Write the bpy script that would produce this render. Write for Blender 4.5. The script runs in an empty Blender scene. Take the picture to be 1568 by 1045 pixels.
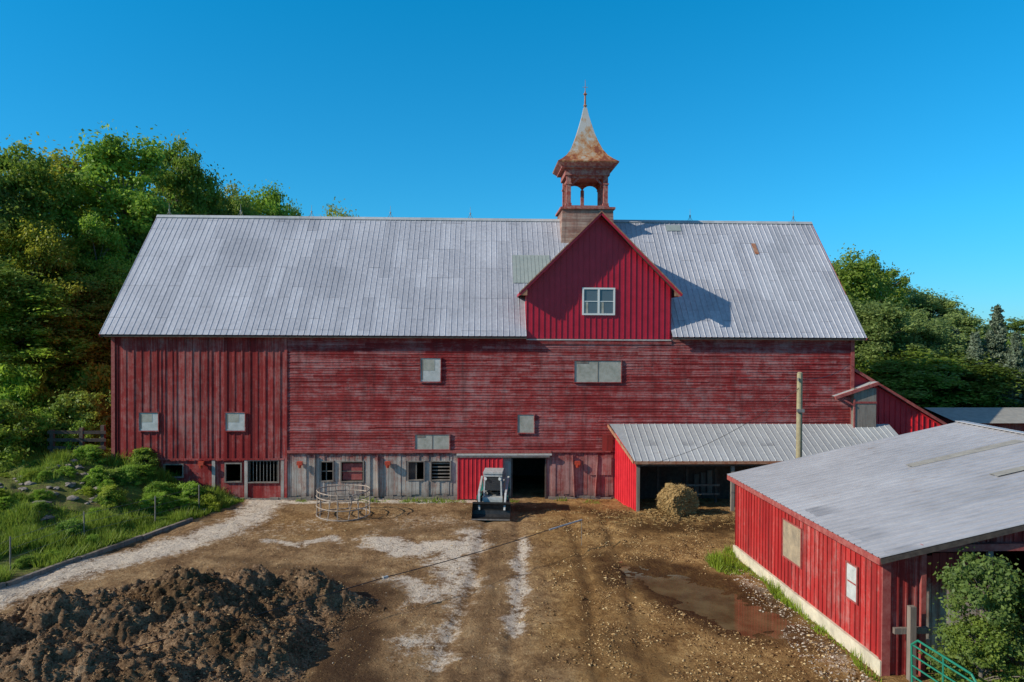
import bpy, math, random, bmesh
import numpy as np
from mathutils import Vector, Matrix
random.seed(7); rng=np.random.default_rng(7)
sc=bpy.context.scene
R=math.radians
# ------------------------------------------------------------------ helpers
def link(o,parent=None):
    sc.collection.objects.link(o)
    if parent: o.parent=parent
    return o
def empty(name,loc=(0,0,0),rz=0):
    e=bpy.data.objects.new(name,None); e.empty_display_size=.3
    e.location=loc; e.rotation_euler=(0,0,rz); return link(e)
class MB:
    def __init__(s): s.v=[];s.f=[];s.m=[]
    def poly(s,pts,mat=0):
        b=len(s.v); s.v+= [tuple(p) for p in pts]; s.f.append(tuple(range(b,b+len(pts)))); s.m.append(mat)
    def box(s,x0,x1,y0,y1,z0,z1,mat=0):
        b=len(s.v)
        s.v+=[(x0,y0,z0),(x1,y0,z0),(x1,y1,z0),(x0,y1,z0),(x0,y0,z1),(x1,y0,z1),(x1,y1,z1),(x0,y1,z1)]
        for f in [(0,3,2,1),(4,5,6,7),(0,1,5,4),(1,2,6,5),(2,3,7,6),(3,0,4,7)]:
            s.f.append(tuple(b+i for i in f)); s.m.append(mat)
    def beam(s,p,q,w,h,mat=0,up=(0,0,1)):
        p=Vector(p);q=Vector(q);d=(q-p).normalized();up=Vector(up)
        if abs(d.dot(up))>.98: up=Vector((0,1,0))
        a=d.cross(up).normalized()*w/2; c=a.cross(d).normalized()*h/2
        b=len(s.v)
        for o in (p,q):
            for k in (-a-c,a-c,a+c,-a+c): s.v.append(tuple(o+k))
        for f in [(0,1,2,3),(7,6,5,4),(0,4,5,1),(1,5,6,2),(2,6,7,3),(3,7,4,0)]:
            s.f.append(tuple(b+i for i in f)); s.m.append(mat)
    def cyl(s,p,q,r,r2=None,n=8,mat=0,caps=True):
        r2=r if r2 is None else r2
        p=Vector(p);q=Vector(q);d=(q-p).normalized();up=Vector((0,0,1))
        if abs(d.z)>.95: up=Vector((1,0,0))
        a=d.cross(up).normalized();c=a.cross(d)
        b=len(s.v)
        for o,rr in ((p,r),(q,r2)):
            for i in range(n):
                t=2*math.pi*i/n; s.v.append(tuple(o+(a*math.cos(t)+c*math.sin(t))*rr))
        for i in range(n):
            j=(i+1)%n; s.f.append((b+i,b+j,b+n+j,b+n+i)); s.m.append(mat)
        if caps:
            s.f.append(tuple(b+i for i in range(n))); s.m.append(mat)
            s.f.append(tuple(b+n+i for i in range(n-1,-1,-1))); s.m.append(mat)
    def tube(s,pts,r,n=6,mat=0):
        for a,b in zip(pts[:-1],pts[1:]): s.cyl(a,b,r,n=n,mat=mat)
    def build(s,name,mats,parent=None,smooth=False,loc=None,rz=None):
        me=bpy.data.meshes.new(name); me.from_pydata(s.v,[],s.f); me.update()
        for m in mats: me.materials.append(m)
        me.polygons.foreach_set('material_index',s.m)
        if smooth: me.polygons.foreach_set('use_smooth',[True]*len(s.f))
        o=bpy.data.objects.new(name,me)
        if loc: o.location=loc
        if rz: o.rotation_euler=(0,0,rz)
        return link(o,parent)
def hsh(ix,iy,seed):
    h=(ix.astype(np.int64)*374761393+iy.astype(np.int64)*668265263+seed*1442695041)&0xffffffff
    h=((h^(h>>13))*1274126177)&0xffffffff
    return ((h^(h>>16))&0xffff)/65535.0
def vn(x,y,seed=0):
    x=np.asarray(x,float);y=np.asarray(y,float)
    ix=np.floor(x);iy=np.floor(y);fx=x-ix;fy=y-iy
    fx=fx*fx*(3-2*fx);fy=fy*fy*(3-2*fy)
    a=hsh(ix,iy,seed);b=hsh(ix+1,iy,seed);c=hsh(ix,iy+1,seed);d=hsh(ix+1,iy+1,seed)
    return (a*(1-fx)+b*fx)*(1-fy)+(c*(1-fx)+d*fx)*fy
def fbm(x,y,o=4,seed=0):
    r=0;a=.5;t=0
    for i in range(o):
        r=r+a*vn(x*2**i+i*17.3,y*2**i-i*9.1,seed+i);t+=a;a*=.55
    return r/t
def sst(a,b,x):
    t=np.clip((x-a)/(b-a),0,1); return t*t*(3-2*t)
# ------------------------------------------------------------------ shader helpers
class NT:
    def __init__(s,name):
        s.m=bpy.data.materials.new(name); s.m.use_nodes=True; s.nt=s.m.node_tree; s.nt.nodes.clear()
        s.out=s.nt.nodes.new('ShaderNodeOutputMaterial')
        s.tc=s.nt.nodes.new('ShaderNodeTexCoord'); s.obj=s.tc.outputs['Object']
    def node(s,t,ins=None,**pr):
        n=s.nt.nodes.new(t)
        for k,v in pr.items(): setattr(n,k,v)
        for k,v in (ins or {}).items():
            if isinstance(v,bpy.types.NodeSocket): s.nt.links.new(v,n.inputs[k])
            else: n.inputs[k].default_value=v
        return n
    def map(s,scale,vec=None,loc=(0,0,0)):
        return s.node('ShaderNodeMapping',{'Vector':vec or s.obj,'Scale':scale,'Location':loc}).outputs[0]
    def noise(s,scale,vec=None,detail=4,rough=.6,dist=0):
        return s.node('ShaderNodeTexNoise',{'Vector':vec or s.obj,'Scale':scale,'Detail':detail,'Roughness':rough,'Distortion':dist}).outputs[0]
    def math(s,op,a,b=0,c=0,clamp=False):
        n=s.node('ShaderNodeMath',{0:a,1:b,2:c},operation=op); n.use_clamp=clamp; return n.outputs[0]
    def ramp(s,f,st):
        n=s.node('ShaderNodeValToRGB',{'Fac':f}); e=n.color_ramp.elements
        while len(e)<len(st): e.new(.5)
        for i,(p,c) in enumerate(st):
            e[i].position=p
            if not isinstance(c,(tuple,list)): c=(c,c,c)
            e[i].color=(*c[:3],1)
        return n.outputs[0]
    def mix(s,f,a,b,bt='MIX'):
        def c(v): return (*v[:3],1) if isinstance(v,(tuple,list)) else v
        return s.node('ShaderNodeMixRGB',{'Fac':f,'Color1':c(a),'Color2':c(b)},blend_type=bt).outputs[0]
    def xyz(s,vec=None):
        n=s.node('ShaderNodeSeparateXYZ',{0:vec or s.obj}); return n.outputs
    def white(s,v):
        return s.node('ShaderNodeTexWhiteNoise',{'W':v},noise_dimensions='1D').outputs[0]
    def white2(s,a,b):
        v=s.node('ShaderNodeCombineXYZ',{0:a,1:b}).outputs[0]
        return s.node('ShaderNodeTexWhiteNoise',{'Vector':v},noise_dimensions='2D').outputs[0]
    def bump(s,h,st=.3,d=.02):
        return s.node('ShaderNodeBump',{'Height':h,'Strength':st,'Distance':d}).outputs[0]
    def bsdf(s,col,rough=.8,metal=0,normal=None,spec=None):
        c=(*col[:3],1) if isinstance(col,(tuple,list)) else col
        i={'Base Color':c,'Roughness':rough,'Metallic':metal}
        if normal is not None: i['Normal']=normal
        if spec is not None: i['Specular IOR Level']=spec
        return s.node('ShaderNodeBsdfPrincipled',i).outputs[0]
    def done(s,sh):
        s.nt.links.new(sh,s.out.inputs['Surface']); return s.m
def boards(name,base,faded,wood,axis,w,fade=(.42,.62),woodt=(.62,.75),dark=.35,rough=.85,topred=None,weather=None):
    n=NT(name); x=n.xyz(); 
    c=x[axis]; idx=n.math('FLOOR',n.math('DIVIDE',c,w)); r=n.white(idx)
    if axis==2:
        gs=(1.1,1.1,14); seg=n.math('FLOOR',n.math('ADD',n.math('DIVIDE',x[0],3.7),n.math('MULTIPLY',r,7)))
        r=n.white2(idx,seg)
    else: gs=(14,14,.6)
    big=n.noise(.33,detail=7,rough=.72)
    st=n.noise(1.0,n.map(gs),detail=6,rough=.75)
    mid=n.noise(1.8,detail=7,rough=.82)
    f=n.math('ADD',n.math('ADD',n.math('MULTIPLY',big,.5),n.math('MULTIPLY',st,.25)),n.math('ADD',n.math('MULTIPLY',mid,.25),n.math('MULTIPLY',n.math('SUBTRACT',r,.5),.09)))
    if weather:
        wz=n.ramp(n.math('DIVIDE',x[2],10),[(p,v) for p,v in weather])
        f=n.math('ADD',f,n.math('MULTIPLY',n.math('SUBTRACT',wz,.5),.2))
    col=n.mix(n.ramp(f,[(fade[0],0),(fade[1],1)]),base,faded)
    g=n.math('ADD',n.math('MULTIPLY',st,.35),n.math('ADD',n.math('MULTIPLY',mid,.35),n.math('ADD',n.math('MULTIPLY',r,.05),n.math('MULTIPLY',big,.3))))
    col=n.mix(n.ramp(g,[(woodt[0],0),(woodt[1],.9)]),col,wood)
    if topred:
        z=n.math('ADD',x[2],n.math('MULTIPLY',n.math('SUBTRACT',mid,.5),1.6))
        col=n.mix(n.ramp(n.math('SUBTRACT',z,topred[0]),[(0,0),(.5,1)]),col,topred[1])
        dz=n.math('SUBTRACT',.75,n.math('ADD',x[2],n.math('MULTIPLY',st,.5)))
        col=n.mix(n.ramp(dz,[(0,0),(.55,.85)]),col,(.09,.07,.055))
    v=n.math('ADD',.82,n.math('MULTIPLY',r,.30))
    col=n.mix(1,col,n.node('ShaderNodeCombineXYZ',{0:v,1:v,2:v}).outputs[0],'MULTIPLY')
    dr=n.noise(1,n.map((2.2,2.2,.25)),detail=5,rough=.75)
    col=n.mix(n.ramp(dr,[(.48,0),(.70,.55)]),col,(.06,.022,.02))
    fr=n.math('FRACT',n.math('DIVIDE',c,w))
    gap=n.ramp(fr,[(0,1),(.06,0)])
    col=n.mix(n.math('MULTIPLY',gap,dark),col,(.012,.008,.008))
    return n.done(n.bsdf(col,rough,normal=n.bump(n.math('SUBTRACT',st,gap),.6,.012),spec=.2))
def plain(name,c1,c2,scale=3,rough=.8,metal=0,lo=.35,hi=.65,bs=.2):
    n=NT(name); f=n.noise(scale,detail=6,rough=.7)
    return n.done(n.bsdf(n.mix(n.ramp(f,[(lo,0),(hi,1)]),c1,c2),rough,metal,n.bump(f,bs,.02)))
def metalroof(name,base,dark,light,xa,sa,sw,rowlen,rust=.0,rough=.5,patch=.10,lines=.45):
    n=NT(name); x=n.xyz()
    i=n.math('FLOOR',n.math('DIVIDE',x[xa],sw)); r=n.white(i)
    sh=n.math('MULTIPLY',n.math('FLOOR',n.math('MULTIPLY',r,2.99)),.33)
    rowc=n.math('ADD',n.math('DIVIDE',x[sa],rowlen),sh)
    rr=n.white2(i,n.math('FLOOR',rowc))
    stretch=[7,7,7]; stretch[sa]=.35
    st=n.noise(1,n.map(tuple(stretch)),detail=7,rough=.75)
    big=n.noise(.25,detail=5,rough=.6); fine=n.noise(6,detail=5,rough=.8)
    f=n.math('ADD',n.math('MULTIPLY',rr,patch),n.math('ADD',n.math('MULTIPLY',st,.45),n.math('ADD',n.math('MULTIPLY',big,.35),n.math('MULTIPLY',fine,.15))))
    m=.475+patch*.5
    col=n.ramp(f,[(m-.13,dark),(m,base),(m+.13,light)])
    frr=n.math('FRACT',rowc)
    ln=n.ramp(frr,[(0,1),(.012,.8),(.03,0)])
    fx=n.math('FRACT',n.math('DIVIDE',x[xa],sw)); ln2=n.ramp(fx,[(0,1),(.03,.3),(.07,0)])
    ls=n.ramp(n.noise(.8,n.map((1,1,1),loc=(5,2,8)),detail=3),[(.4,.25),(.6,1)])
    lnn=n.math('MULTIPLY',n.math('MAXIMUM',ln,n.math('MULTIPLY',ln2,.7)),ls)
    col=n.mix(n.math('MULTIPLY',lnn,lines),col,(.10,.10,.11))
    if rust:
        st3=[9,9,9]; st3[sa]=.5
        sp=n.noise(1,n.map(tuple(st3),loc=(3,7,1)),detail=6,rough=.7); sp2=n.noise(.35,n.map((1,1,1),loc=(13,2,4)),detail=3)
        sp=n.math('ADD',n.math('MULTIPLY',sp,.5),n.math('MULTIPLY',sp2,.5))
        col=n.mix(n.ramp(sp,[(.58-rust,0),(.72-rust,.7)]),col,(.25,.17,.11))
    return n.done(n.bsdf(col,rough,.2,n.bump(n.math('ADD',st,lnn),.2,.01)))
# ------------------------------------------------------------------ materials
M={}
M['clap']=boards('red_clapboard',(.26,.020,.020),(.38,.070,.060),(.37,.22,.205),2,.14,fade=(.41,.61),woodt=(.51,.64),dark=.5,weather=[(.25,.68),(.5,.62),(.62,.5),(.72,.40),(.85,.45)])
M['batt']=boards('red_vertical_board',(.25,.018,.018),(.37,.058,.048),(.39,.21,.185),0,.40,fade=(.40,.60),woodt=(.52,.65),dark=.5)
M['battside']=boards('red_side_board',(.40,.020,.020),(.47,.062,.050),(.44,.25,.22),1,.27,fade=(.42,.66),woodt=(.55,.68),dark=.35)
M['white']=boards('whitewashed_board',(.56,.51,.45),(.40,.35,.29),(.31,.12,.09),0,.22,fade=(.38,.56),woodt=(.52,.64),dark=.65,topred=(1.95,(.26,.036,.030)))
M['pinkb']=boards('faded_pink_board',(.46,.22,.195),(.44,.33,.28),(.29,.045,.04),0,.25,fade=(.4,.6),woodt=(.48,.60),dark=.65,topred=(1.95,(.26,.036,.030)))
M['redmetal']=plain('red_metal_sheet',(.38,.006,.022),(.47,.012,.036),1.5,.42)
M['redbright']=plain('bright_red_paint',(.52,.010,.020),(.64,.022,.032),2,.6)
M['redtrim']=plain('faded_red_trim',(.26,.035,.030),(.38,.11,.09),5,.8)
M['rust']=plain('rusty_trim',(.28,.08,.03),(.40,.24,.15),6,.8)
M['whitetrim']=plain('white_trim',(.58,.54,.49),(.40,.36,.31),8,.8)
M['paneboard']=plain('weathered_window_board',(.44,.42,.35),(.28,.27,.21),3,.7)
M['paneplastic']=plain('cloudy_plastic_pane',(.56,.56,.52),(.40,.41,.38),4,.6)
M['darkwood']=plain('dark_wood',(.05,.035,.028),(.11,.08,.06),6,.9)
M['greywood']=boards('grey_weathered_wood',(.28,.24,.20),(.20,.165,.13),(.12,.10,.08),0,.18,dark=.6)
M['shingle']=boards('weathered_shingle',(.25,.12,.09),(.33,.20,.15),(.34,.26,.21),2,.16,dark=.7,woodt=(.5,.62))
M['cupwood']=plain('weathered_cupola_paint',(.28,.05,.038),(.38,.20,.16),5,.85,lo=.42,hi=.62)
M['concrete']=plain('cream_concrete',(.70,.61,.44),(.46,.40,.29),2.0,.9)
M['stone']=plain('foundation_stone',(.27,.23,.19),(.13,.11,.09),5,.95)
M['roof']=metalroof('barn_roof_metal',(.42,.42,.445),(.30,.305,.33),(.55,.55,.575),0,2,.66,1.75,rust=.0,patch=.10,lines=.6)
M['roof2']=metalroof('leanto_roof_metal',(.42,.43,.42),(.32,.33,.33),(.52,.53,.52),0,2,.66,9,rust=.01)
M['roof3']=metalroof('shed_roof_metal',(.44,.42,.415),(.34,.325,.32),(.54,.52,.51),1,0,.9,30,rust=-.01,patch=.04,lines=.55,rough=.42)
M['greenroof']=plain('old_green_metal',(.36,.39,.35),(.29,.33,.30),3,.5,.2)
M['fibre']=plain('yellowed_fibreglass',(.36,.33,.27),(.25,.23,.19),3,.6)
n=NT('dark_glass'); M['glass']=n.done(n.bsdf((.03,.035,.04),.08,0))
n=NT('window_glass'); M['wglass']=n.done(n.bsdf((.10,.13,.15),.06,0))
M['black']=plain('black_steel',(.02,.02,.02),(.05,.045,.04),6,.5,.4)
M['rubber']=plain('tyre_rubber',(.018,.018,.018),(.06,.05,.04),8,.9)
M['lgrey']=plain('light_machine_paint',(.52,.52,.50),(.34,.33,.30),5,.45)
M['teal']=plain('teal_paint',(.02,.16,.14),(.03,.20,.16),5,.5)
M['greentube']=plain('green_tube_paint',(.01,.16,.10),(.02,.22,.13),5,.45)
M['galv']=plain('galvanised_steel',(.32,.30,.27),(.20,.16,.13),8,.5,.4)
M['feeder']=plain('rusty_feeder_steel',(.26,.19,.14),(.40,.34,.28),8,.7,.1)
M['orange']=plain('orange_red_plastic',(.50,.06,.02),(.36,.04,.02),6,.6)
M['plywood']=plain('old_plywood',(.42,.32,.20),(.24,.19,.13),2.5,.85)
M['polewood']=plain('pole_wood',(.38,.33,.19),(.26,.21,.12),5,.9)
n=NT('lamp_lens'); M['lens']=n.done(n.bsdf((.7,.7,.65),.2))
n=NT('rusty_spire_metal'); x=n.xyz(); f=n.noise(1.4,detail=6,rough=.75); st=n.noise(1,n.map((4,4,.8)),detail=4)
k=n.math('ADD',n.math('ADD',n.math('MULTIPLY',f,1.2),n.math('MULTIPLY',st,.5)),n.math('MULTIPLY',n.math('SUBTRACT',19.7,x[2]),.12))
col=n.ramp(k,[(.66,(.44,.43,.40)),(.80,(.42,.29,.18)),(.94,(.38,.15,.05)),(1,(.22,.06,.025))])
M['spire']=n.done(n.bsdf(col,.6,.1,n.bump(f,.2,.02)))
M['bark']=plain('bark',(.11,.09,.07),(.19,.16,.13),6,.95)
def leafmat(name,c1,c2,tr=.45):
    n=NT(name); a=n.node('ShaderNodeAttribute',attribute_name='lc').outputs['Fac']
    oi=n.node('ShaderNodeObjectInfo')
    col=n.mix(a,c1,c2); col=n.mix(1,col,oi.outputs['Color'],'MULTIPLY')
    b=n.bsdf(col,.5,spec=.3)
    t=n.node('ShaderNodeBsdfTranslucent',{'Color':col}).outputs[0]
    return n.done(n.node('ShaderNodeMixShader',{0:tr,1:b,2:t}).outputs[0])
M['leaf']=leafmat('leaf_foliage',(.110,.160,.024),(.36,.41,.065),.5)
M['grass']=leafmat('grass_blade',(.13,.20,.02),(.34,.44,.06))
M['needle']=leafmat('spruce_needle',(.08,.11,.055),(.19,.22,.14),.2)
# ------------------------------------------------------------------ terrain
def kerbx(y): return -17.2+(y-26)*.29
def ground_h(x,y):
    x=np.asarray(x,float);y=np.asarray(y,float)
    kx=np.where(y<39.0,kerbx(y),-13.45)
    t=kx-x
    m=sst(.2,7.5,t)
    h=m*2.0*sst(18,39,y+.0*x)+sst(7,40,t)*3.0*sst(20,45,y)
    h=h+m*(fbm(x*.6,y*.6,4,5)-.45)*1.1
    yard=(1-sst(0,1,t))
    h=h+yard*(fbm(x*.5,y*.5,3,2)-.5)*.12+(fbm(x*3,y*3,3,9)-.5)*.10
    h=h+yard*(fbm(x*7,y*7,2,19)-.5)*.06*sst(1,4,x)
    for cx,sl in ((.25,.02),(-1.45,.05),(2.6,.03),(4.0,.05)):
        h=h-yard*.08*np.exp(-((x-cx-(y-26)*sl+.12*np.sin(y*.4))/.22)**2)*(1-sst(36,38,y))
    h=h+.16*np.exp(-(((x-7.5)/2.6)**2+((y-36.4)/1.0)**2))*fbm(x*2,y*2,3,12)*1.4
    px=(x-6.35)+ (y-25.5)*.45; py=(y-25.5)
    e=(px/1.35)**2+(py/3.2)**2
    e=e+(fbm(x*1.3,y*1.3,4,31)-.5)*1.6
    h=h-.14*(1-sst(.2,1.7,e))
    return h
def grid_axis(a,b,step,far,g=1.22):
    c=list(np.arange(a,b,step)); s=step; l=[]; p=a
    while p>-far: s*=g; p-=s; l.append(p)
    r=[];p=c[-1];s=step
    while p<far: s*=g; p+=s; r.append(p)
    return np.array(l[::-1]+c+r)
xs=grid_axis(-27,15,.10,1500); ys=grid_axis(14,43,.10,1500)
X,Y=np.meshgrid(xs,ys); Z=ground_h(X,Y)
nx,ny=len(xs),len(ys)
co=np.stack([X,Y,Z],-1).reshape(-1,3)
ii,jj=np.meshgrid(np.arange(nx-1),np.arange(ny-1)); a=(jj*nx+ii).ravel()
F=np.stack([a,a+1,a+nx+1,a+nx],-1)
def npmesh(name,co,F,mats,attrs=None,smooth=False):
    me=bpy.data.meshes.new(name); me.vertices.add(len(co)); me.vertices.foreach_set('co',co.astype(np.float32).ravel())
    me.loops.add(F.size); me.loops.foreach_set('vertex_index',F.astype(np.int32).ravel())
    me.polygons.add(len(F)); me.polygons.foreach_set('loop_start',np.arange(0,F.size,F.shape[1],dtype=np.int32))
    me.update(calc_edges=True)
    if smooth: me.polygons.foreach_set('use_smooth',np.ones(len(F),bool))
    for m in mats: me.materials.append(m)
    for k,(ty,d) in (attrs or {}).items():
        at=me.attributes.new(k,ty,'POINT')
        at.data.foreach_set('color' if ty=='FLOAT_COLOR' else 'value',d.astype(np.float32).ravel())
    return me
def seg(x,y,pts,w,soft=1.0):
    d=np.full(x.shape,1e9)
    for (ax,ay),(bx,by) in zip(pts[:-1],pts[1:]):
        vx,vy=bx-ax,by-ay; t=np.clip(((x-ax)*vx+(y-ay)*vy)/(vx*vx+vy*vy),0,1)
        d=np.minimum(d,np.hypot(x-ax-t*vx,y-ay-t*vy))
    return 1-sst(w*.1,w*(1.5+.4*soft),d)
nz=fbm(X*.9,Y*.9,4,44)-.5
Xw=X+nz*2.0; Yw=Y+(fbm(X*.8,Y*.8,4,45)-.5)*2.4
pale=np.zeros_like(X)
pale=np.maximum(pale,seg(X+nz,Y,[(-12.4,39.3),(-12.2,35.5),(-12.9,32.4),(-14.6,29.6),(-16.6,26.6),(-17.4,23),(-18,19)],1.2)*.9)
pale=np.maximum(pale,seg(X+nz*.4,Y+nz*.3,[(-13,38.9),(-8,39.2),(-1.8,39.4)],.45)*.95)
pale=np.maximum(pale,seg(Xw,Yw,[(-5.2,32),(-4.0,30.6),(-2.2,31.5)],1.0)*1.0)
pale=np.maximum(pale,seg(Xw,Yw,[(-1.4,33.6),(-2.4,30.0),(-2.0,28.0)],.8)*.85)
pale=np.maximum(pale,seg(X+nz*.8,Y,[(.6,32.5),(.25,27),(.1,22.4)],.36)*.80)
pale=np.maximum(pale,seg(X+nz*.7,Y,[(-1.4,31),(-1.6,26),(-2.0,20)],.45)*.55)
pale=np.maximum(pale,seg(Xw,Yw,[(-3.9,26.6),(-2.6,25.2),(-1.8,27)],.9)*.8)
pale=np.maximum(pale,seg(Xw,Yw,[(-9.5,31.5),(-7.6,32)],.7)*.75)
pale=np.maximum(pale,seg(Xw,Yw,[(-2.6,21.8),(-1.8,20.5)],.7)*.65)
pale=np.maximum(pale,seg(Xw,Yw,[(-12,33),(-7,35.5),(-2,35)],1.5)*.42)
pale=np.maximum(pale,seg(Xw,Yw,[(8.1,28.0),(8.4,24),(8.9,20.5),(9.2,18)],.35)*.6)
kx=np.where(Y<39.0,kerbx(Y),-13.45)
grass=sst(.0,.5,kx-X)
grass=np.maximum(grass,sst(44,47,Y+0*X)); grass=np.maximum(grass,sst(20,24,X))
grass=np.maximum(grass,.9*seg(Xw,Yw,[(8.2,29.8),(8.3,28)],.4)); grass=np.clip(grass,0,1)
wet=np.zeros_like(X)
e=((X-6.35+(Y-25.5)*.45)/2.3)**2+((Y-25.5)/4.6)**2+nz*1.4
wet=np.maximum(wet,1-sst(.3,1.9,e))
wet=np.maximum(wet,seg(Xw,Yw,[(-6.3,27.0),(-4.9,25),(-4.4,21),(-4.2,17)],1.25)*.9)
wet=np.maximum(wet,seg(Xw,Yw,[(-2,37.3),(3,38.2),(5,36.6)],.8)*.75)
wet=np.maximum(wet,seg(Xw,Yw,[(6.5,34.6),(12,34.5)],1.3)*.85)
wet=np.maximum(wet,seg(Xw,Yw,[(-11.5,29.5),(-9,28.3),(-6,28)],.6)*.6)
wet=np.maximum(wet,seg(Xw,Yw,[(-7,33.5),(-3,34),(0,35.5)],.7)*.5)
wet=np.maximum(wet,seg(Xw,Yw,[(3,22),(4,20)],.8)*.6)
wet=np.maximum(wet,seg(Xw,Yw,[(2.5,29),(4.5,31)],.8)*.5)
wet=np.maximum(wet,seg(X+nz*.6,Y,[(2.8,34),(2.5,26),(2.3,18)],.35)*.52)
wet=np.maximum(wet,seg(X+nz*.6,Y,[(4.2,34),(3.9,26),(3.6,18)],.4)*.52)
wet=np.maximum(wet,seg(X+nz*.6,Y,[(-.6,34),(-.7,26),(-.9,18)],.35)*.48)
straw=np.clip(sst(.0,3.0,Xw)*(1-sst(9,12,X))*1.0+seg(Xw,Yw,[(-12,36),(-8,34),(-7,37)],1.6)*.4+.3,0,1)
mask=np.stack([pale,grass,wet,straw],-1).reshape(-1,4)
n=NT('farmyard_ground'); at=n.node('ShaderNodeAttribute',attribute_name='mask')
sp=n.node('ShaderNodeSeparateColor',{0:at.outputs['Color']}).outputs; al=at.outputs['Alpha']
f1=n.noise(.6,detail=8,rough=.72); f2=n.noise(4,detail=9,rough=.8); f3=n.noise(20,detail=6,rough=.85)
f5=n.noise(1,n.map((6,1.2,1)),detail=6,rough=.75)
f4=n.node('ShaderNodeTexVoronoi',{'Vector':n.map((1,1,1),loc=(2,1,0)),'Scale':11.0,'Randomness':1.0}).outputs['Distance']
mixn=n.math('ADD',n.math('ADD',n.math('MULTIPLY',f1,.36),n.math('MULTIPLY',f5,.12)),n.math('ADD',n.math('MULTIPLY',f2,.28),n.math('MULTIPLY',f3,.24)))
dirt=n.ramp(mixn,[(.39,(.070,.038,.020)),(.47,(.22,.132,.068)),(.54,(.37,.245,.132)),(.63,(.58,.43,.27))])
strw=n.ramp(mixn,[(.39,(.065,.030,.011)),(.47,(.23,.120,.040)),(.54,(.42,.25,.095)),(.63,(.68,.46,.21))])
col=n.mix(al,dirt,strw)
pn=n.math('ADD',n.math('MULTIPLY',f2,.55),n.math('ADD',n.math('MULTIPLY',f1,.3),n.math('MULTIPLY',f3,.25)))
pm=n.ramp(n.math('ADD',sp[0],n.math('MULTIPLY',n.math('SUBTRACT',pn,.55),4.2)),[(.45,0),(.80,1)])
palec=n.ramp(f3,[(.3,(.48,.38,.27)),(.5,(.68,.58,.46)),(.7,(.82,.73,.60))])
col=n.mix(n.math('MULTIPLY',pm,n.math('MINIMUM',n.math('MULTIPLY',sp[0],3),.95)),col,palec)
wm=n.ramp(n.math('ADD',sp[2],n.math('MULTIPLY',n.math('SUBTRACT',pn,.55),2.6)),[(.3,0),(.85,1)])
col=n.mix(n.math('MULTIPLY',wm,n.math('MINIMUM',n.math('MULTIPLY',sp[2],4),1)),col,n.mix(1,col,(.27,.23,.19),'MULTIPLY'))
gm=n.ramp(n.math('ADD',sp[1],n.math('MULTIPLY',n.math('SUBTRACT',f2,.5),.9)),[(.4,0),(.6,1)])
grc=n.ramp(n.math('ADD',n.math('MULTIPLY',f1,.5),n.math('MULTIPLY',f3,.5)),[(.40,(.17,.12,.065)),(.49,(.14,.17,.035)),(.62,(.22,.30,.05))])
col=n.mix(gm,col,grc)
rg=n.math('SUBTRACT',.97,n.math('MULTIPLY',wm,.42))
hh=n.math('ADD',n.math('MULTIPLY',f2,.7),n.math('ADD',n.math('MULTIPLY',f3,.4),n.math('MULTIPLY',f4,.2)))
M['ground']=n.done(n.bsdf(col,rg,0,n.bump(hh,1.0,.15),spec=.15))
me=npmesh('ground',co,F,[M['ground']],{'mask':('FLOAT_COLOR',mask)},smooth=True)
link(bpy.data.objects.new('ground',me))
n=NT('muddy_water'); f=n.noise(1.2,detail=4)
c=n.ramp(f,[(.35,(.065,.045,.018)),(.65,(.13,.10,.045))])
M['water']=n.done(n.bsdf(c,.06,0,n.bump(n.noise(14),.04,.01),spec=.5))
b=MB(); pts=[(6.35-math.sin(t)*4.2*.45+math.cos(t)*2.0,25.5+math.sin(t)*4.2,-.078) for t in [i*math.pi/16 for i in range(32)]]
b.poly(pts); b.build('puddle',[M['water']])
def scatter_clods(name,n_,xr,yr,smin,smax,mat,cond,hf=None,pw=4,up=.6):
    hf=hf or ground_h
    x=rng.uniform(*xr,n_);y=rng.uniform(*yr,n_); k=cond(x,y); x=x[k];y=y[k]; N=len(x)
    s=smin+(smax-smin)*rng.random(N)**pw; z=hf(x,y)
    base=np.array([[1,0,0],[0,1,0],[-1,0,0],[0,-1,0],[0,0,1],[0,0,-.6]],float)
    V=base[None]*rng.uniform(.4,1.3,(N,6,1))
    an=rng.uniform(0,6.28,N); ca,sa=np.cos(an),np.sin(an); st=rng.uniform(.6,2.2,N)
    vx=V[...,0]*st[:,None];vy=V[...,1];
    W=np.stack([vx*ca[:,None]-vy*sa[:,None],vx*sa[:,None]+vy*ca[:,None],V[...,2]*up],-1)*s[:,None,None]
    W+=np.stack([x,y,z+s*.05],-1)[:,None]
    T=np.array([[0,1,4],[1,2,4],[2,3,4],[3,0,4],[1,0,5],[2,1,5],[3,2,5],[0,3,5]])
    Ff=(T[None]+(np.arange(N)*6)[:,None,None]).reshape(-1,3)
    lc=np.repeat(rng.random(N),6)
    me=npmesh(name,W.reshape(-1,3),Ff,[mat],{'lc':('FLOAT',lc)},smooth=True)
    return link(bpy.data.objects.new(name,me))
def attrmat(name,st,rough=.9):
    n=NT(name); a=n.node('ShaderNodeAttribute',attribute_name='lc').outputs['Fac']; return n.done(n.bsdf(n.ramp(a,st),rough,spec=.12))
M['clod']=attrmat('dung_clod',[(0,(.07,.035,.014)),(.5,(.25,.14,.055)),(.85,(.45,.29,.13)),(1,(.64,.48,.25))])
M['dung']=attrmat('manure_clod',[(0,(.045,.024,.012)),(.55,(.13,.075,.038)),(.88,(.25,.15,.075)),(1,(.48,.34,.18))])
M['peb']=attrmat('pebble',[(0,(.26,.20,.14)),(.5,(.44,.36,.27)),(1,(.62,.54,.43))])
def notpud(x,y): return (((x-6.35+(y-25.5)*.45)/1.7)**2+((y-25.5)/3.7)**2)>1
def cl(x,y): return fbm(x*1.1,y*1.1,3,61)>.47
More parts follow.
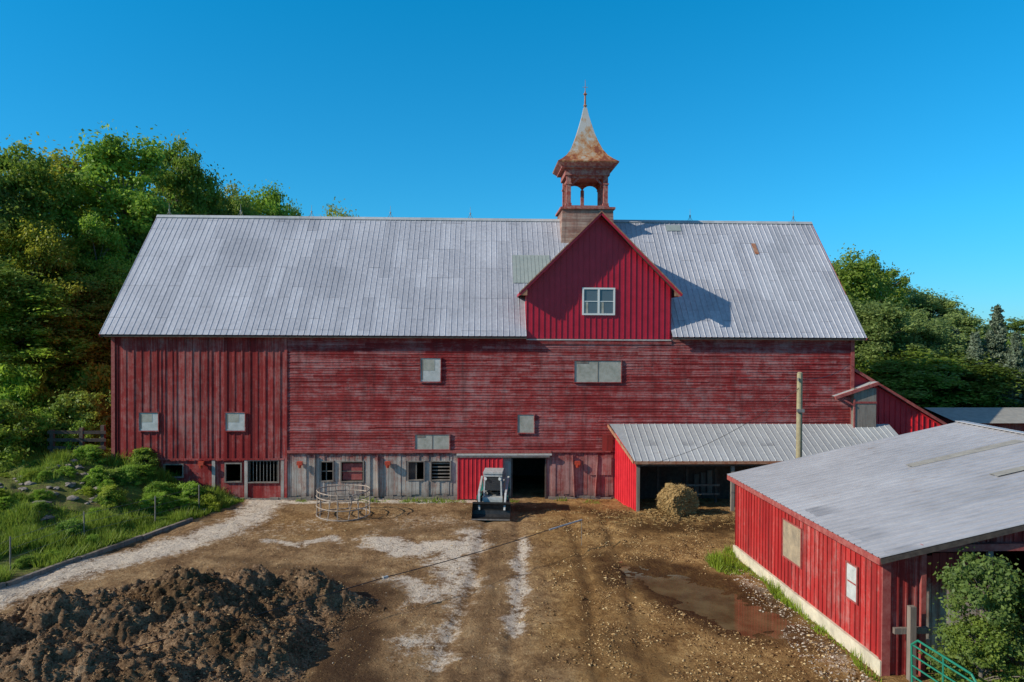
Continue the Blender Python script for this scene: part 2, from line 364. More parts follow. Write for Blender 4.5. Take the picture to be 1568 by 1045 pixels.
scatter_clods('straw_and_dung_litter',60000,(-.5,9.3),(17,38.5),.008,.055,M['clod'],lambda x,y:cl(x,y)&notpud(x,y)&(rng.random(len(x))<sst(-.5,4,x)*.9+.1)&(x<9.3-(y-20)*.07))
scatter_clods('dirt_clods',14000,(-13,1),(17,39),.006,.035,M['clod'],lambda x,y:x>kerbx(y)+.3)
scatter_clods('gravel',5000,(-17,0),(20,39),.006,.025,M['peb'],lambda x,y:(x>kerbx(y)+.2)&(fbm(x*.5,y*.5,2,3)>.45))
scatter_clods('gravel',1200,(7.9,9.2),(18,30),.02,.06,M['peb'],lambda x,y:x<9.5-(y-19.6)*.066)
def rockmesh(name,pts):
    bm=bmesh.new()
    for (x,y,s) in pts:
        r=bmesh.ops.create_icosphere(bm,subdivisions=2,radius=1)
        z=float(ground_h(x,y)); an=random.uniform(0,6)
        sx,sy,sz=s*random.uniform(.8,1.5),s*random.uniform(.7,1.1),s*random.uniform(.3,.55)
        sd=random.randint(0,999)
        for v in r['verts']:
            k=1+.9*(float(vn(np.array(v.co.x*1.7+sd),np.array(v.co.y*1.7+v.co.z*2.1)))-.5)
            c=v.co*k; X_=c.x*sx;Y_=c.y*sy
            v.co=Vector((x+X_*math.cos(an)-Y_*math.sin(an),y+X_*math.sin(an)+Y_*math.cos(an),z+c.z*sz+s*.02))
    me=bpy.data.meshes.new(name); bm.to_mesh(me); bm.free(); me.materials.append(M['stone'])
    link(bpy.data.objects.new(name,me))
rk=[]
for i in range(80):
    x=random.uniform(-27,-18.5);y=33.4+ (x+24)*.35+random.gauss(0,1.8); rk.append((x,y,random.choice([.10,.14,.18,.26])))
for i in range(16): rk.append((random.uniform(-16.5,-14.6),random.uniform(36,38.6),random.choice([.12,.2,.3])))
rockmesh('field_stones',rk)
b=MB()
yy=np.arange(17,36.5,1.5)
for y0,y1 in zip(yy[:-1],yy[1:]):
    j=random.uniform(-.07,.07); b.beam((kerbx(y0)+j,y0,.03),(kerbx(y1)+j*.3,y1-.03,.05),.15,.24,0)
b.build('kerb',[M['greywood']])
# ------------------------------------------------------------------ BARN
barn=empty('red_barn',(0,40,0),R(2.2))
UL,UR=-20.4,18.1; EL,ER=-20.9,18.65; VR=6.6; ZE=8.5; ZR=15.5
def zroof(v): return ZE+(v+.4)*(ZR-ZE)/(VR+.4)
UC=4.55; DH=3.8
def corr(b,o,ud,sd,nrm,Lu,Ls,pitch,rw,rh,mat=0,off=0):
    o=Vector(o);ud=Vector(ud).normalized();sd=Vector(sd).normalized();nrm=Vector(nrm).normalized()
    pr=[]; u=-(off%pitch)
    while u<Lu+pitch:
        for du,h in ((0,0),(rw*.25,rh),(rw*.75,rh),(rw,0)):
            if 0<=u+du<=Lu: pr.append((u+du,h))
        u+=pitch
    if pr[0][0]>0: pr=[(0,0)]+pr
    if pr[-1][0]<Lu: pr.append((Lu,0))
    base=len(b.v)
    for (u,h) in pr:
        p=o+ud*u+nrm*h; b.v.append(tuple(p)); b.v.append(tuple(p+sd*Ls))
    for i in range(len(pr)-1):
        k=base+2*i; b.f.append((k,k+2,k+3,k+1)); b.m.append(mat)
b=MB(); sl=Vector((0,VR+.4,ZR-ZE)); SL=sl.length; nr=Vector((0,-(ZR-ZE),VR+.4))
RA=(.30,.05,.020)
corr(b,(EL,-.4,ZE),(1,0,0),sl,nr,UC-DH-EL,SL,*RA)
corr(b,(UC+DH,-.4,ZE),(1,0,0),sl,nr,ER-UC-DH,SL,.30,.06,.030,off=.1)
corr(b,(UC-DH,.2,zroof(.2)),(1,0,0),sl,nr,2*DH,SL*(1-.6/(VR+.4)),*RA)
corr(b,(EL,2*VR+.4,ZE),(1,0,0),(0,-sl.y,sl.z),(0,sl.z,sl.y),ER-EL,SL,*RA)
b.build('roof',[M['roof']],barn)
b=MB()
b.beam((EL,VR-.09,ZR-.03),(ER,VR-.09,ZR-.03),.24,.03,0,up=(0,-1,1)); b.beam((EL,VR+.09,ZR-.03),(ER,VR+.09,ZR-.03),.24,.03,0,up=(0,1,1))
for u in (EL,ER-.04):
    b.beam((u+.02,-.38,ZE-.10),(u+.02,VR,ZR-.10),.04,.16,1)
    b.beam((u+.02,2*VR+.38,ZE-.10),(u+.02,VR,ZR-.10),.04,.16,1)
b.box(EL+.05,UC-DH,-.36,-.32,ZE-.13,ZE-.03,2); b.box(UC+DH,ER-.05,-.36,-.32,ZE-.13,ZE-.03,2)
for i in range(40):
    u=EL+.6+i*1.0
    if not(UC-DH-.1<u<UC+DH+.1): b.box(u,u+.08,-.31,-.02,ZE-.14,ZE-.05,2)
b.build('roof_trim',[M['roof2'],M['redtrim'],M['darkwood']],barn)
b=MB()
for px in (-20.2,-16,-11.8,-7.1,-2.3,11.1,17.5):
    b.cyl((px,VR,ZR),(px,VR,ZR+.75),.018,.008,6); b.cyl((px,VR,ZR+.3),(px,VR,ZR+.38),.05,n=6)
    b.beam((px-.15,VR,ZR+.05),(px,VR,ZR+.3),.02,.02);b.beam((px+.15,VR,ZR+.05),(px,VR,ZR+.3),.02,.02)
b.build('lightning_rods',[M['galv']],barn)
b=MB()
def roofq(u0,u1,v0,v1,off=.042,mat=0):
    nn=nr.normalized()*off
    b.poly([Vector((u0,v0,zroof(v0)))+nn,Vector((u1,v0,zroof(v0)))+nn,Vector((u1,v1,zroof(v1)))+nn,Vector((u0,v1,zroof(v1)))+nn],mat)
u=.15
while u<2.3: roofq(u,u+.20,2.5,4.2); u+=.215
roofq(14.35,14.60,4.4,5.1,mat=1); roofq(9.5,10.4,5.9,6.3,mat=0)
b.build('roof_patches',[M['greenroof'],M['rust']],barn)
b=MB()
ZB=2.48; US=-11.65
nb=int((8.52-ZB)/.14); 
for i in range(nb+1):
    z0=ZB+i*.14; z1=min(z0+.14,8.6); u=US
    while u<UR:
        w=random.uniform(2.2,4.8); u1=min(u+w,UR)
        o=random.uniform(0,.012); dz=random.uniform(-.008,.008); dz2=dz+random.uniform(-.016,.016)
        if random.random()<.04: dz2-=.05
        b.poly([(u,-.026-o,z0+dz),(u1-.006,-.026-o,z0+dz2),(u1-.006,-.006,z1),(u,-.006,z1)]); b.poly([(u,.0,z0+dz),(u1-.006,.0,z0+dz2),(u1-.006,-.026-o,z0+dz2),(u,-.026-o,z0+dz)])
        u=u1
b.poly([(US,.01,ZB),(UR,.01,ZB),(UR,.01,8.6),(US,.01,8.6)])
b.build('clapboard_wall',[M['clap']],barn)
b=MB()
b.poly([(UL,0,2.1),(US,0,2.1),(US,0,8.6),(UL,0,8.6)])
u=UL
while u<US-.1:
    b.box(u,u+random.uniform(.04,.07),-random.uniform(.022,.035),-.001,2.1+random.uniform(-.1,.02),8.45,0); u+=random.choice([.40,.40,.38,.2])
b.build('batten_wall',[M['batt']],barn)
b=MB()
for u,s in ((UL,1),(UR,-1)):
    b.poly([(u,0,-.6),(u,0,8.6),(u,VR,ZR-.12),(u,2*VR,8.6),(u,2*VR,-.6)])
    v=.0
    while v<2*VR:
        zt_=ZR-.2-abs(v-VR)*1.0
        b.box(u-.03 if s>0 else u+.001,u-.001 if s>0 else u+.03,v,v+.05,.2,zt_); v+=.35
b.poly([(UL,2*VR,-.6),(UR,2*VR,-.6),(UR,2*VR,8.6),(UL,2*VR,8.6)])
b.build('end_walls',[M['battside']],barn)
b=MB()
b.box(UL-.06,UL+.12,-.06,-.036,-.3,8.4,0); b.box(UR-.14,UR+.05,-.07,-.042,-.3,8.4,0)
b.box(US-.06,US+.08,-.06,-.042,.0,8.4,2)
u=US+.09
while u<2.1:
    w=min(random.uniform(2,4),2.1-u); b.box(u,u+w-.01,-.10,-.042,2.42+random.uniform(-.015,.015),2.55+random.uniform(-.01,.01),0); u+=w
b.box(-2.85,2.1,-.22,-.02,2.30,2.38,1)
b.box(2.1,5.2,-.08,-.042,2.44,2.52,0)
b.box(UL+.13,US-.07,-.07,-.038,2.05,2.14,2)
b.box(UC-DH,UC+DH,-.10,-.045,8.30,8.36,1); b.box(UC-DH-.02,UC+DH+.02,-.07,-.042,8.10,8.30,3)
b.build('wall_trim',[M['redtrim'],M['whitetrim'],M['batt'],M['clap']],barn)
ops=[(-13.57,-12.04,.92,2.0),(-14.7,-13.95,.95,1.85),(-9.83,-9.25,.98,1.94),(-8.8,-7.7,.95,1.94),(-5.34,-4.56,1.02,1.94),(-4.15,-3.2,1.02,1.94),(0.0,1.84,-.6,2.12),(-17.8,-16.9,1.2,1.8)]
def wall_open(b,u0,u1,z0,z1,ops,v,matf):
    us=sorted({u0,u1}|{o[0] for o in ops if u0<o[0]<u1}|{o[1] for o in ops if u0<o[1]<u1})
    zs=sorted({z0,z1}|{o[2] for o in ops if z0<o[2]<z1}|{o[3] for o in ops if z0<o[3]<z1})
    for a,c in zip(us[:-1],us[1:]):
        for d,e in zip(zs[:-1],zs[1:]):
            um,zm=(a+c)/2,(d+e)/2
            if any(o[0]<um<o[1] and o[2]<zm<o[3] for o in ops): continue
            b.poly([(a,v,d),(c,v,d),(c,v,e),(a,v,e)],matf(um))
b=MB()
wall_open(b,UL,US,-.6,2.12,ops,.03,lambda u:2)
wall_open(b,US,UR,-.6,2.50,ops,.03,lambda u:0 if u<0 else 1)
u=US+.1
while u<5.3:
    w=random.uniform(.16,.3)
    hit=[o for o in ops if o[0]-w<u<o[1]+.02]
    zt_=2.42; z0=.08+random.uniform(0,.2)
    if not (-2.9<u+w and u<2.1):
        th=random.uniform(.01,.05); mm=0 if u<0 else 1
        if hit:
            b.box(u,u+w-.012,.03-th,.029,z0,hit[0][2]-.06,mm); b.box(u,u+w-.012,.03-th,.029,hit[0][3]+.06,zt_,mm)
        elif random.random()<.93: b.box(u,u+w-.012,.03-th,.029,z0,zt_,mm)
    u+=w
for u in (-13.75,-11.9,-15.4): b.box(u,u+.16,-.05,.02,.0,2.04,0)
for u,t in ((-10.2,.05),(3.3,-.1),(4.4,.12),(-6.9,-.04)): b.beam((u,-.06,.1),(u+t,-.06,2.3),.03,.16,0 if u<0 else 1,up=(0,-1,0))
b.box(4.1,5.25,-.07,-.035,1.25,2.2,1); b.box(4.75,5.3,-.08,-.045,2.5,3.35,1)
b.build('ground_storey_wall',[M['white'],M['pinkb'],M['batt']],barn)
b=MB()
for o in ops:
    if o[2]<0: continue
    for (a,c,d,e) in ((o[0]-.06,o[1]+.06,o[3],o[3]+.06),(o[0]-.06,o[1]+.06,o[2]-.06,o[2]),(o[0]-.06,o[0],o[2],o[3]),(o[1],o[1]+.06,o[2],o[3])):
        b.box(a,c,-.045,.10,d,e,0)
for k in range(9): b.cyl((-13.5+k*.175,.06,.93),(-13.5+k*.175,.06,2.0),.018,n=5,mat=1)
b.box(-9.6,-9.56,.04,.07,.98,1.94,0);b.box(-9.83,-9.25,.04,.07,1.44,1.48,0)
b.box(-8.75,-7.75,.10,.12,1.0,1.85,3); b.box(-5.34,-4.9,.08,.10,1.0,1.94,4)
b.box(-8.8,-7.7,.04,.07,1.43,1.47,0); b.box(-4.97,-4.93,.04,.07,1.02,1.94,0)
for k in range(5): b.box(-4.15,-3.2,.05,.08,1.1+k*.18,1.16+k*.18,0)
b.box(0,.07,-.02,.1,0,2.12,2); b.box(1.77,1.84,-.02,.1,0,2.12,2); b.box(0,1.84,-.03,.1,2.12,2.24,2)
for k in range(7): b.box(-15+k*3,-14.85+k*3,4,4.15,0,2.6,2)
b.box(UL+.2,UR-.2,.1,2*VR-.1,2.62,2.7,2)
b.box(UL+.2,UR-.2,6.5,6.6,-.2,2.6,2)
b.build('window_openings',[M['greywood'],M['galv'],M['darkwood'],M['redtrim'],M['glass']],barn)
b=MB(); u=-15
while u<0 or (1.9<u<5.2):
    w=random.uniform(.3,.7)
    b.box(u,u+w-.02,-.06-random.uniform(0,.06),.02,-.2,.06+random.uniform(0,.12)); u+=w
    if -.5<u<1.9: u=1.95
b.build('stone_footing',[M['stone']],barn)
b=MB()
for (u0,u1,z0,z1,m) in ((-4.73,-3.70,6.12,7.34,2),(3.27,5.72,6.12,7.24,1),(-19.05,-18.1,3.57,4.49,2),(-14.7,-13.72,3.57,4.49,2),(.31,1.16,3.47,4.42,1),(-5.0,-3.23,2.6,3.38,1)):
    b.box(u0,u1,-.06,-.05,z0,z1,m)
    f=.045
    for (a,c,d,e) in ((u0-f,u1+f,z1,z1+f),(u0-f,u1+f,z0-f,z0),(u0-f,u0,z0,z1),(u1,u1+f,z0,z1)): b.box(a,c,-.095,-.042,d,e,0)
    if m==2:
        b.box(u0+.01,u1-.01,-.066,-.0605,z0+.02,z0+(z1-z0)*.45,2); b.box(u0+.02,u1-.3,-.066,-.0605,z0+(z1-z0)*.47,z1-.05,1)
        b.box(u0+.05,u0+.12,-.072,-.0665,z0+.1,z1-.1,3)
    if u1-u0>1.5: b.box((u0+u1)/2-.015,(u0+u1)/2+.015,-.075,-.062,z0,z1,3); b.box(u0+.1,u0+(u1-u0)*.3,-.07,-.062,z1-.16,z1-.02,3)
b.build('upper_windows',[M['clap'],M['paneboard'],M['paneplastic'],M['greywood']],barn)
b=MB()
corr(b,(-2.75,-.14,.02),(1,0,0),(0,0,1),(0,-1,0),2.25,2.28,.22,.06,.02,0)
b.box(-2.8,-2.74,-.17,-.1,0,2.32,0); b.box(-.5,-.44,-.17,-.1,0,2.32,0); b.box(-3,2.0,-.2,-.15,2.2,2.28,1)
b.build('sliding_door',[M['redbright'],M['galv']],barn)
b=MB()
for u in (-10.9,-6.4,3.45,-15.9):
    b.box(u-.14,u+.14,-.26,-.09,1.82,2.00,0); b.cyl((u,-.18,1.66),(u,-.18,1.82),.06,.11,8,0); b.box(u-.03,u+.03,-.09,.02,1.86,1.94,0)
b.build('wall_vents',[M['orange']],barn)
b=MB(); VD=-.04; ZA=14.95
b.poly([(UC-DH,VD,8.38),(UC+DH,VD,8.38),(UC+DH,VD,ZA-.12-DH),(UC,VD,ZA-.12),(UC-DH,VD,ZA-.12-DH)])
u=UC-DH
while u<=UC+DH:
    b.box(u-.018,u+.018,VD-.028,VD-.001,8.38,ZA-.14-abs(u-UC)); u+=.30
for s in (-1,1):
    uu=UC+s*DH; zz_=ZA-.12-DH
    b.poly([(uu,VD,8.38),(uu,VD,zz_),(uu,zz_-8.9+.05,zz_),(uu,.3,8.6)])
b.build('dormer_wall',[M['redmetal']],barn)
b=MB()
for s in (-1,1):
    p=[(UC,-.62,ZA),(UC+s*4.2,-.62,ZA-4.2),(UC+s*4.2,ZA-4.2-8.9,ZA-4.2),(UC,ZA-8.9+.1,ZA)]
    b.poly(p,0); b.poly([(x_,y_+.02,z_-.09) for x_,y_,z_ in p],1)
    b.beam((UC,-.63,ZA-.10),(UC+s*4.2,-.63,ZA-4.2-.10),.05,.13,2)
    b.beam((UC,-.665,ZA-.01),(UC+s*4.22,-.665,ZA-4.2-.02),.03,.05,3)
    b.beam((UC+s*4.2,-.62,ZA-4.28),(UC+s*4.2,1.7,ZA-4.28),.05,.12,2)
    b.poly([(UC+s*4.22,-.64,ZA-4.35),(UC+s*3.8,-.64,ZA-4.35),(UC+s*3.8,-.64,ZA-4.0)],3)
b.build('dormer_roof',[M['roof2'],M['darkwood'],M['redmetal'],M['rust']],barn)
b=MB(); w0,w1,h0,h1=UC-.9,UC+.82,9.62,11.05
for (a,c,d,e) in ((w0,w1,h1-.09,h1),(w0,w1,h0,h0+.09),(w0,w0+.09,h0+.09,h1-.09),(w1-.09,w1,h0+.09,h1-.09),((w0+w1)/2-.05,(w0+w1)/2+.05,h0+.09,h1-.09)):
    b.box(a,c,VD-.09,VD-.03,d,e,0)
b.box(w0+.05,w1-.05,VD-.05,VD-.035,h0+.05,h1-.05,1)
m=(w0+w1)/2
for a,c in ((w0+.09,m-.05),(m+.05,w1-.09)): 
    b.box(a,c,VD-.075,VD-.051,(h0+h1)/2-.02,(h0+h1)/2+.02,0)
    b.box(a+.02,a+.22,VD-.058,VD-.0515,h0+.1,(h0+h1)/2-.03,2)
b.build('dormer_window',[M['lens'],M['wglass'],M['paneboard']],barn)
# cupola
b=MB(); cu,cv=4.62,VR
def ring(b,hw0,z0,hw1,z1,mat):
    c=[(-1,-1),(1,-1),(1,1),(-1,1)]
    for i in range(4):
        p,q=c[i],c[(i+1)%4]
        b.poly([(cu+p[0]*hw0,cv+p[1]*hw0,z0),(cu+q[0]*hw0,cv+q[1]*hw0,z0),(cu+q[0]*hw1,cv+q[1]*hw1,z1),(cu+p[0]*hw1,cv+p[1]*hw1,z1)],mat)
ring(b,1.58,13.4,1.5,15.95,0)
b.box(cu-1.62,cu+1.62,cv-1.62,cv+1.62,15.95,16.07,1)
b.box(cu-1.3,cu+1.3,cv-1.3,cv+1.3,16.07,16.2,2)
for sx in (-1,1):
    for sy in (-1,1):
        b.box(cu+sx*1.1-.13,cu+sx*1.1+.13,cv+sy*1.1-.13,cv+sy*1.1+.13,16.2,18.05,2)
        b.box(cu+sx*1.1-.17,cu+sx*1.1+.17,cv+sy*1.1-.17,cv+sy*1.1+.17,16.2,16.35,1)
        b.box(cu+sx*1.1-.17,cu+sx*1.1+.17,cv+sy*1.1-.17,cv+sy*1.1+.17,17.45,17.53,1)
def archside(b,p0,p1):
    p0=Vector(p0);p1=Vector(p1);d=(p1-p0);L=d.length;d.normalize();nrm=Vector((-d.y,d.x,0))*.05
    top=17.97
    for k in range(2):
        a=k*L/2; r=L/4
        N=8
        for i in range(N):
            t0=math.pi*i/N;t1=math.pi*(i+1)/N
            x0=a+r-math.cos(t0)*r; x1=a+r-math.cos(t1)*r; z0=17.38+math.sin(t0)*r*.85; z1=17.38+math.sin(t1)*r*.85
            for sg in (-1,1):
                b.poly([p0+d*x0+nrm*sg+Vector((0,0,z0)),p0+d*x1+nrm*sg+Vector((0,0,z1)),p0+d*x1+nrm*sg+Vector((0,0,top)),p0+d*x0+nrm*sg+Vector((0,0,top))],2)
            b.poly([p0+d*x0-nrm+Vector((0,0,z0)),p0+d*x1-nrm+Vector((0,0,z1)),p0+d*x1+nrm+Vector((0,0,z1)),p0+d*x0+nrm+Vector((0,0,z0))],2)
    mid=p0+d*L/2
    b.box(mid.x-.10,mid.x+.10,mid.y-.10,mid.y+.10,16.2,17.5,2)
q=1.1
for p0,p1 in (((cu-q+.13,cv+q,0),(cu+q-.13,cv+q,0)),((cu-q,cv-q+.13,0),(cu-q,cv+q-.13,0)),((cu+q,cv-q+.13,0),(cu+q,cv+q-.13,0))): archside(b,p0,p1)
b.box(cu-q+.15,cu+q-.15,cv-q-.05,cv-q+.05,17.82,18.0,2)
for s in (-1,1): b.beam((cu+s*.95,cv-q,17.4),(cu+s*.5,cv-q,17.85),.07,.10,2)
b.box(cu-1.32,cu+1.32,cv-1.32,cv+1.32,17.98,18.38,2)
b.box(cu-1.55,cu+1.55,cv-1.55,cv+1.55,18.38,18.46,1)
ring(b,1.55,18.46,1.78,18.64,3); ring(b,1.78,18.64,1.8,18.72,4)
pf=[(1.8,18.72),(1.52,18.92),(1.22,19.2),(.95,19.6),(.72,20.1),(.52,20.65),(.35,21.25),(.2,21.8),(.10,22.3)]
for (h0_,z0_),(h1_,z1_) in zip(pf[:-1],pf[1:]): ring(b,h0_,z0_,h1_,z1_,4)
b.cyl((cu,cv,22.2),(cu,cv,23.3),.07,.04,8,5); b.cyl((cu,cv,23.3),(cu,cv,24.0),.022,.01,6,5)
for z_,r_ in ((22.35,.13),(23.05,.13)):
    b.cyl((cu,cv,z_),(cu,cv,z_+.08),.05,r_,8,5); b.cyl((cu,cv,z_+.08),(cu,cv,z_+.16),r_,.05,8,5)
b.cyl((cu-.16,cv,23.55),(cu+.16,cv,23.55),.015,n=5,mat=5)
b.build('cupola',[M['shingle'],M['cupwood'],M['cupwood'],M['cupwood'],M['spire'],M['rust']],barn)
# right annex
b=MB(); 
b.poly([(UR+.05,.3,-.5),(23.3,.3,-.5),(23.3,.3,3.75),(UR+.05,.3,6.75)],0)
b.poly([(23.3,.3,-.5),(23.3,8,-.5),(23.3,8,3.75),(23.3,.3,3.75)],0); b.poly([(UR+.05,8,-.5),(23.3,8,-.5),(23.3,8,3.75),(UR+.05,8,6.75)],0)
u=UR+1.3
while u<23.3: b.box(u-.02,u+.02,.26,.299,0,6.75-(u-UR)*.577-.1,0); u+=.3
b.beam((UR+.05,.1,6.85),(23.6,.1,3.67),.14,.14,1); 
b.poly([(UR,.0,6.95),(23.7,.0,3.72),(23.7,8.3,3.72),(UR,8.3,6.95)],2)
b.box(UR-.1,UR+1.1,-.35,.28,3.2,5.85,3)
b.beam((UR-1.15,-.45,5.35),(UR+1.15,-.45,6.12),.10,.16,1); b.poly([(UR-1.15,-.5,5.42),(UR+1.15,-.5,6.2),(UR+1.15,.3,6.2),(UR-1.15,.3,5.42)],2)
b.beam((UR-.75,-.4,5.3),(UR-.1,-.4,4.95),.07,.08,1)
b.box(UR-.12,UR+1.12,-.38,-.352,5.05,5.15,1); b.box(UR-.12,UR-.04,-.39,-.352,3.2,5.3,1)
b.build('side_annex',[M['redbright'],M['redtrim'],M['roof2'],M['greywood']],barn)
# ------------------------------------------------------------------ LEAN-TO
lt=empty('leanto_shed',(0,40,0),R(2.2))
b=MB()
P0=Vector((5.12,-.06,3.93));Q0=Vector((5.85,-3.15,2.50)); sd2=Vector((0,-3.1,-1.43)); nn=Vector((0,-1.43,3.1)).normalized()
corr(b,(5.85,-.05,3.93),(1,0,0),sd2,nn,14.2,sd2.length,.33,.06,.024,0)
b.poly([P0,(5.85,-.05,3.93),Q0],0)
b.build('roof',[M['roof2']],lt)
b=MB()
b.poly([(5.45,-.04,-.3),(6.0,-2.9,-.3),(6.0,-2.9,2.5),(5.45,-.04,3.78)],0)
d_=Vector((.55,-2.9,0))
for k in range(11):
    t=k/10; p=Vector((5.45,0,0))+d_*t
    b.box(p.x-.035,p.x-.005,p.y-.015,p.y+.015,.05,3.75-1.28*t,0)
b.box(6.0,6.14,-3.02,-2.86,-.2,2.42,1); 
for u in (10.65,15.2): b.box(u,u+.16,-3.0,-2.84,-.2,2.40,1)
b.box(5.95,20,-3.06,-2.9,2.24,2.44,2); b.beam((5.05,0,3.85),(5.80,-3.15,2.44),.05,.14,3)
b.box(5.85,20,-3.19,-3.15,2.36,2.50,3)
for k in range(16): b.beam((6.3+k*.9,-.1,3.78),(6.3+k*.9,-3.1,2.42),.06,.12,2)
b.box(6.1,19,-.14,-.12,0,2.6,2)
for k in range(3): b.box(9.6+k*.35,9.85+k*.35,-.20,-.16,.1+.1*k,1.3+.1*k,4)
for k in range(3): b.box(7.4+k*1.5,7.52+k*1.5,-1.2,-1.08,0,2.9,2)
b.box(8.2,10.6,-1.3,-1.25,.9,1.0,1); b.box(8.2,10.6,-1.3,-1.25,.45,.55,1)
b.build('frame',[M['redbright'],M['greywood'],M['darkwood'],M['rust'],M['greywood']],lt)
# ------------------------------------------------------------------ hay bale
bm=bmesh.new(); bmesh.ops.create_icosphere(bm,subdivisions=6,radius=1)
sv_=[]
for v in bm.verts:
    c=v.co.copy(); m_=max(math.hypot(c.x,c.z),abs(c.y)*1.0)
    p=c.lerp(c/m_,.75)
    nzv=float(fbm(np.array(p.x*3+p.y*2+9),np.array(p.z*3+p.y*3),4,8))-.5
    nz2=float(fbm(np.array(p.x*11+p.y*7),np.array(p.z*11-p.y*5),2,18))-.5
    p=p*(1+nzv*.36+nz2*.14)
    v.co=Vector((p.x*.80,p.y*.64,max(p.z*.74,-.66)))
    if random.random()<.22: sv_.append((v.co.copy(),c))
me=bpy.data.meshes.new('hay_bale'); 
def strand(bm,p,d,l,w=.012):
    d=d.normalized(); s_=d.cross(Vector((random.gauss(0,1),random.gauss(0,1),random.gauss(0,1)))).normalized()*w
    vs=[bm.verts.new(p-s_),bm.verts.new(p+s_),bm.verts.new(p+d*l)]; bm.faces.new(vs)
for p,c in sv_: strand(bm,p,c*.5+Vector((random.gauss(0,.7),random.gauss(0,.7),random.gauss(-.3,.6))),random.uniform(.06,.22))
bm.to_mesh(me); bm.free()
n=NT('hay'); f=n.noise(5,n.map((1,1,4)),detail=9,rough=.85)
n_c=n.ramp(f,[(.36,(.11,.06,.02)),(.5,(.38,.24,.095)),(.64,(.62,.45,.21))])
M['hay']=n.done(n.bsdf(n_c,.95,0,n.bump(f,1,.08),spec=.1)); me.materials.append(M['hay'])
hb=bpy.data.objects.new('hay_bale',me); hb.location=(7.95,36.6,.68); hb.rotation_euler=(0,R(8),R(25)); link(hb)
b=MB()
for i in range(2600):
    if i<1500: a_=random.uniform(0,6.28); r_=random.uniform(.3,1.7); x_=7.95+math.cos(a_)*r_; y_=36.4+math.sin(a_)*r_*.8
    else: x_=random.uniform(4,11);y_=random.gauss(35.8,.9); r_=2
    t=random.uniform(0,6.28); l=random.uniform(.08,.28)
    z_=float(ground_h(x_,y_))+.02+random.random()*.10*max(0,1.7-r_)
    b.poly([(x_,y_,z_),(x_+math.cos(t)*l,y_+math.sin(t)*l,z_+random.uniform(-.01,.06)),(x_+math.cos(t)*l+.025,y_+math.sin(t)*l+.02,z_+.03)])
b.build('loose_hay',[M['hay']])
# ------------------------------------------------------------------ NEAR SHED
sh=empty('red_shed',(9.55,19.6,0),math.atan2(.69,10.5))
L=10.55; WX=9.4; SLP=.215
b=MB()
def zt(x): return 3.12+x*SLP
b.poly([(0,0,.3),(0,L,.3),(0,L,3.12),(0,0,3.12)],0)
y=0.0
while y<L: 
    b.box(-.030,-.001,y,y+random.uniform(.035,.055),.40+random.uniform(0,.05),3.08,0); y+=.27
b.box(-.045,-.002,-.03,.10,.3,3.1,2)
def nearwall(x0,x1,z0): b.poly([(x0,0,z0),(x1,0,z0),(x1,0,zt(x1)),(x0,0,zt(x0))],2)
nearwall(0,1.0,-.2); nearwall(2.75,2.95,-.2); nearwall(5.2,WX,-.2)
b.poly([(1.0,0,3.35),(5.2,0,3.35),(5.2,0,zt(5.2)),(1.0,0,zt(1.0))],2)
x=0.12
while x<WX:
    z0=3.42 if 1.0<x<5.2 else .0
    b.box(x,x+.05,-.03,-.001,z0,zt(x)-.03,2); x+=.24
b.poly([(0,L,-.2),(WX,L,-.2),(WX,L,zt(WX)),(0,L,3.12)],0)
b.poly([(WX,0,-.2),(2*WX,0,-.2),(2*WX,0,3.12),(WX,0,zt(WX))],2); b.poly([(WX,L,-.2),(2*WX,L,-.2),(2*WX,L,3.12),(WX,L,zt(WX))],0)
b.poly([(2*WX,0,-.2),(2*WX,L,-.2),(2*WX,L,3.12),(2*WX,0,3.12)],0)
b.build('walls',[M['battside'],M['redbright'],M['batt']],sh)
b=MB(); b.box(-.09,.12,-.06,L+.05,-.4,.40,0); b.build('foundation',[M['concrete']],sh)
b=MB()
r1=Vector((WX+.35,0,(WX+.35)*SLP)); 
corr(b,(-.28,-.32,zt(-.28)+.07),(0,1,0),r1,Vector((-SLP,0,1)),L+.65,r1.length,.30,.08,.030,0)
r2=Vector((-(WX+.35),0,(WX+.35)*SLP))
corr(b,(2*WX+.42,-.32,zt(-.28)+.07),(0,1,0),r2,Vector((SLP,0,1)),L+.65,r2.length,.30,.08,.030,0)
b.build('roof',[M['roof3']],sh)
b=MB()
b.box(-.27,-.22,-.3,L+.3,zt(-.28)-.12,zt(-.28)+.055,0)
b.beam((-.24,-.29,zt(-.28)-.02),(WX,-.29,zt(WX)-.02),.05,.14,2); b.beam((WX,-.29,zt(WX)-.02),(2*WX+.3,-.29,zt(-.28)-.02),.05,.14,2)
b.beam((WX-.1,-.32,zt(WX)+.09),(WX-.1,L+.33,zt(WX)+.09),.3,.03,3)
b.box(-.05,.17,-.07,-.031,.0,3.05,0)
b.box(.95,5.2,-.16,-.035,3.22,3.40,0); b.box(.95,1.08,-.12,-.032,.0,3.22,0); b.box(2.72,2.86,-.12,-.032,.0,3.22,4)
x=1.12
while x<2.7:
    w=random.uniform(.16,.24); b.box(x,x+w-.015,.05,.08,random.uniform(.2,.5),random.uniform(3.0,3.15),1); x+=w
b.box(.2,1.1,-.22,-.12,1.15,1.30,4); b.box(.5,.66,-.40,-.24,.0,1.9,5)
b.build('trim_and_door',[M['redtrim'],M['white'],M['darkwood'],M['roof3'],M['greywood'],M['greywood']],sh)
b=MB()
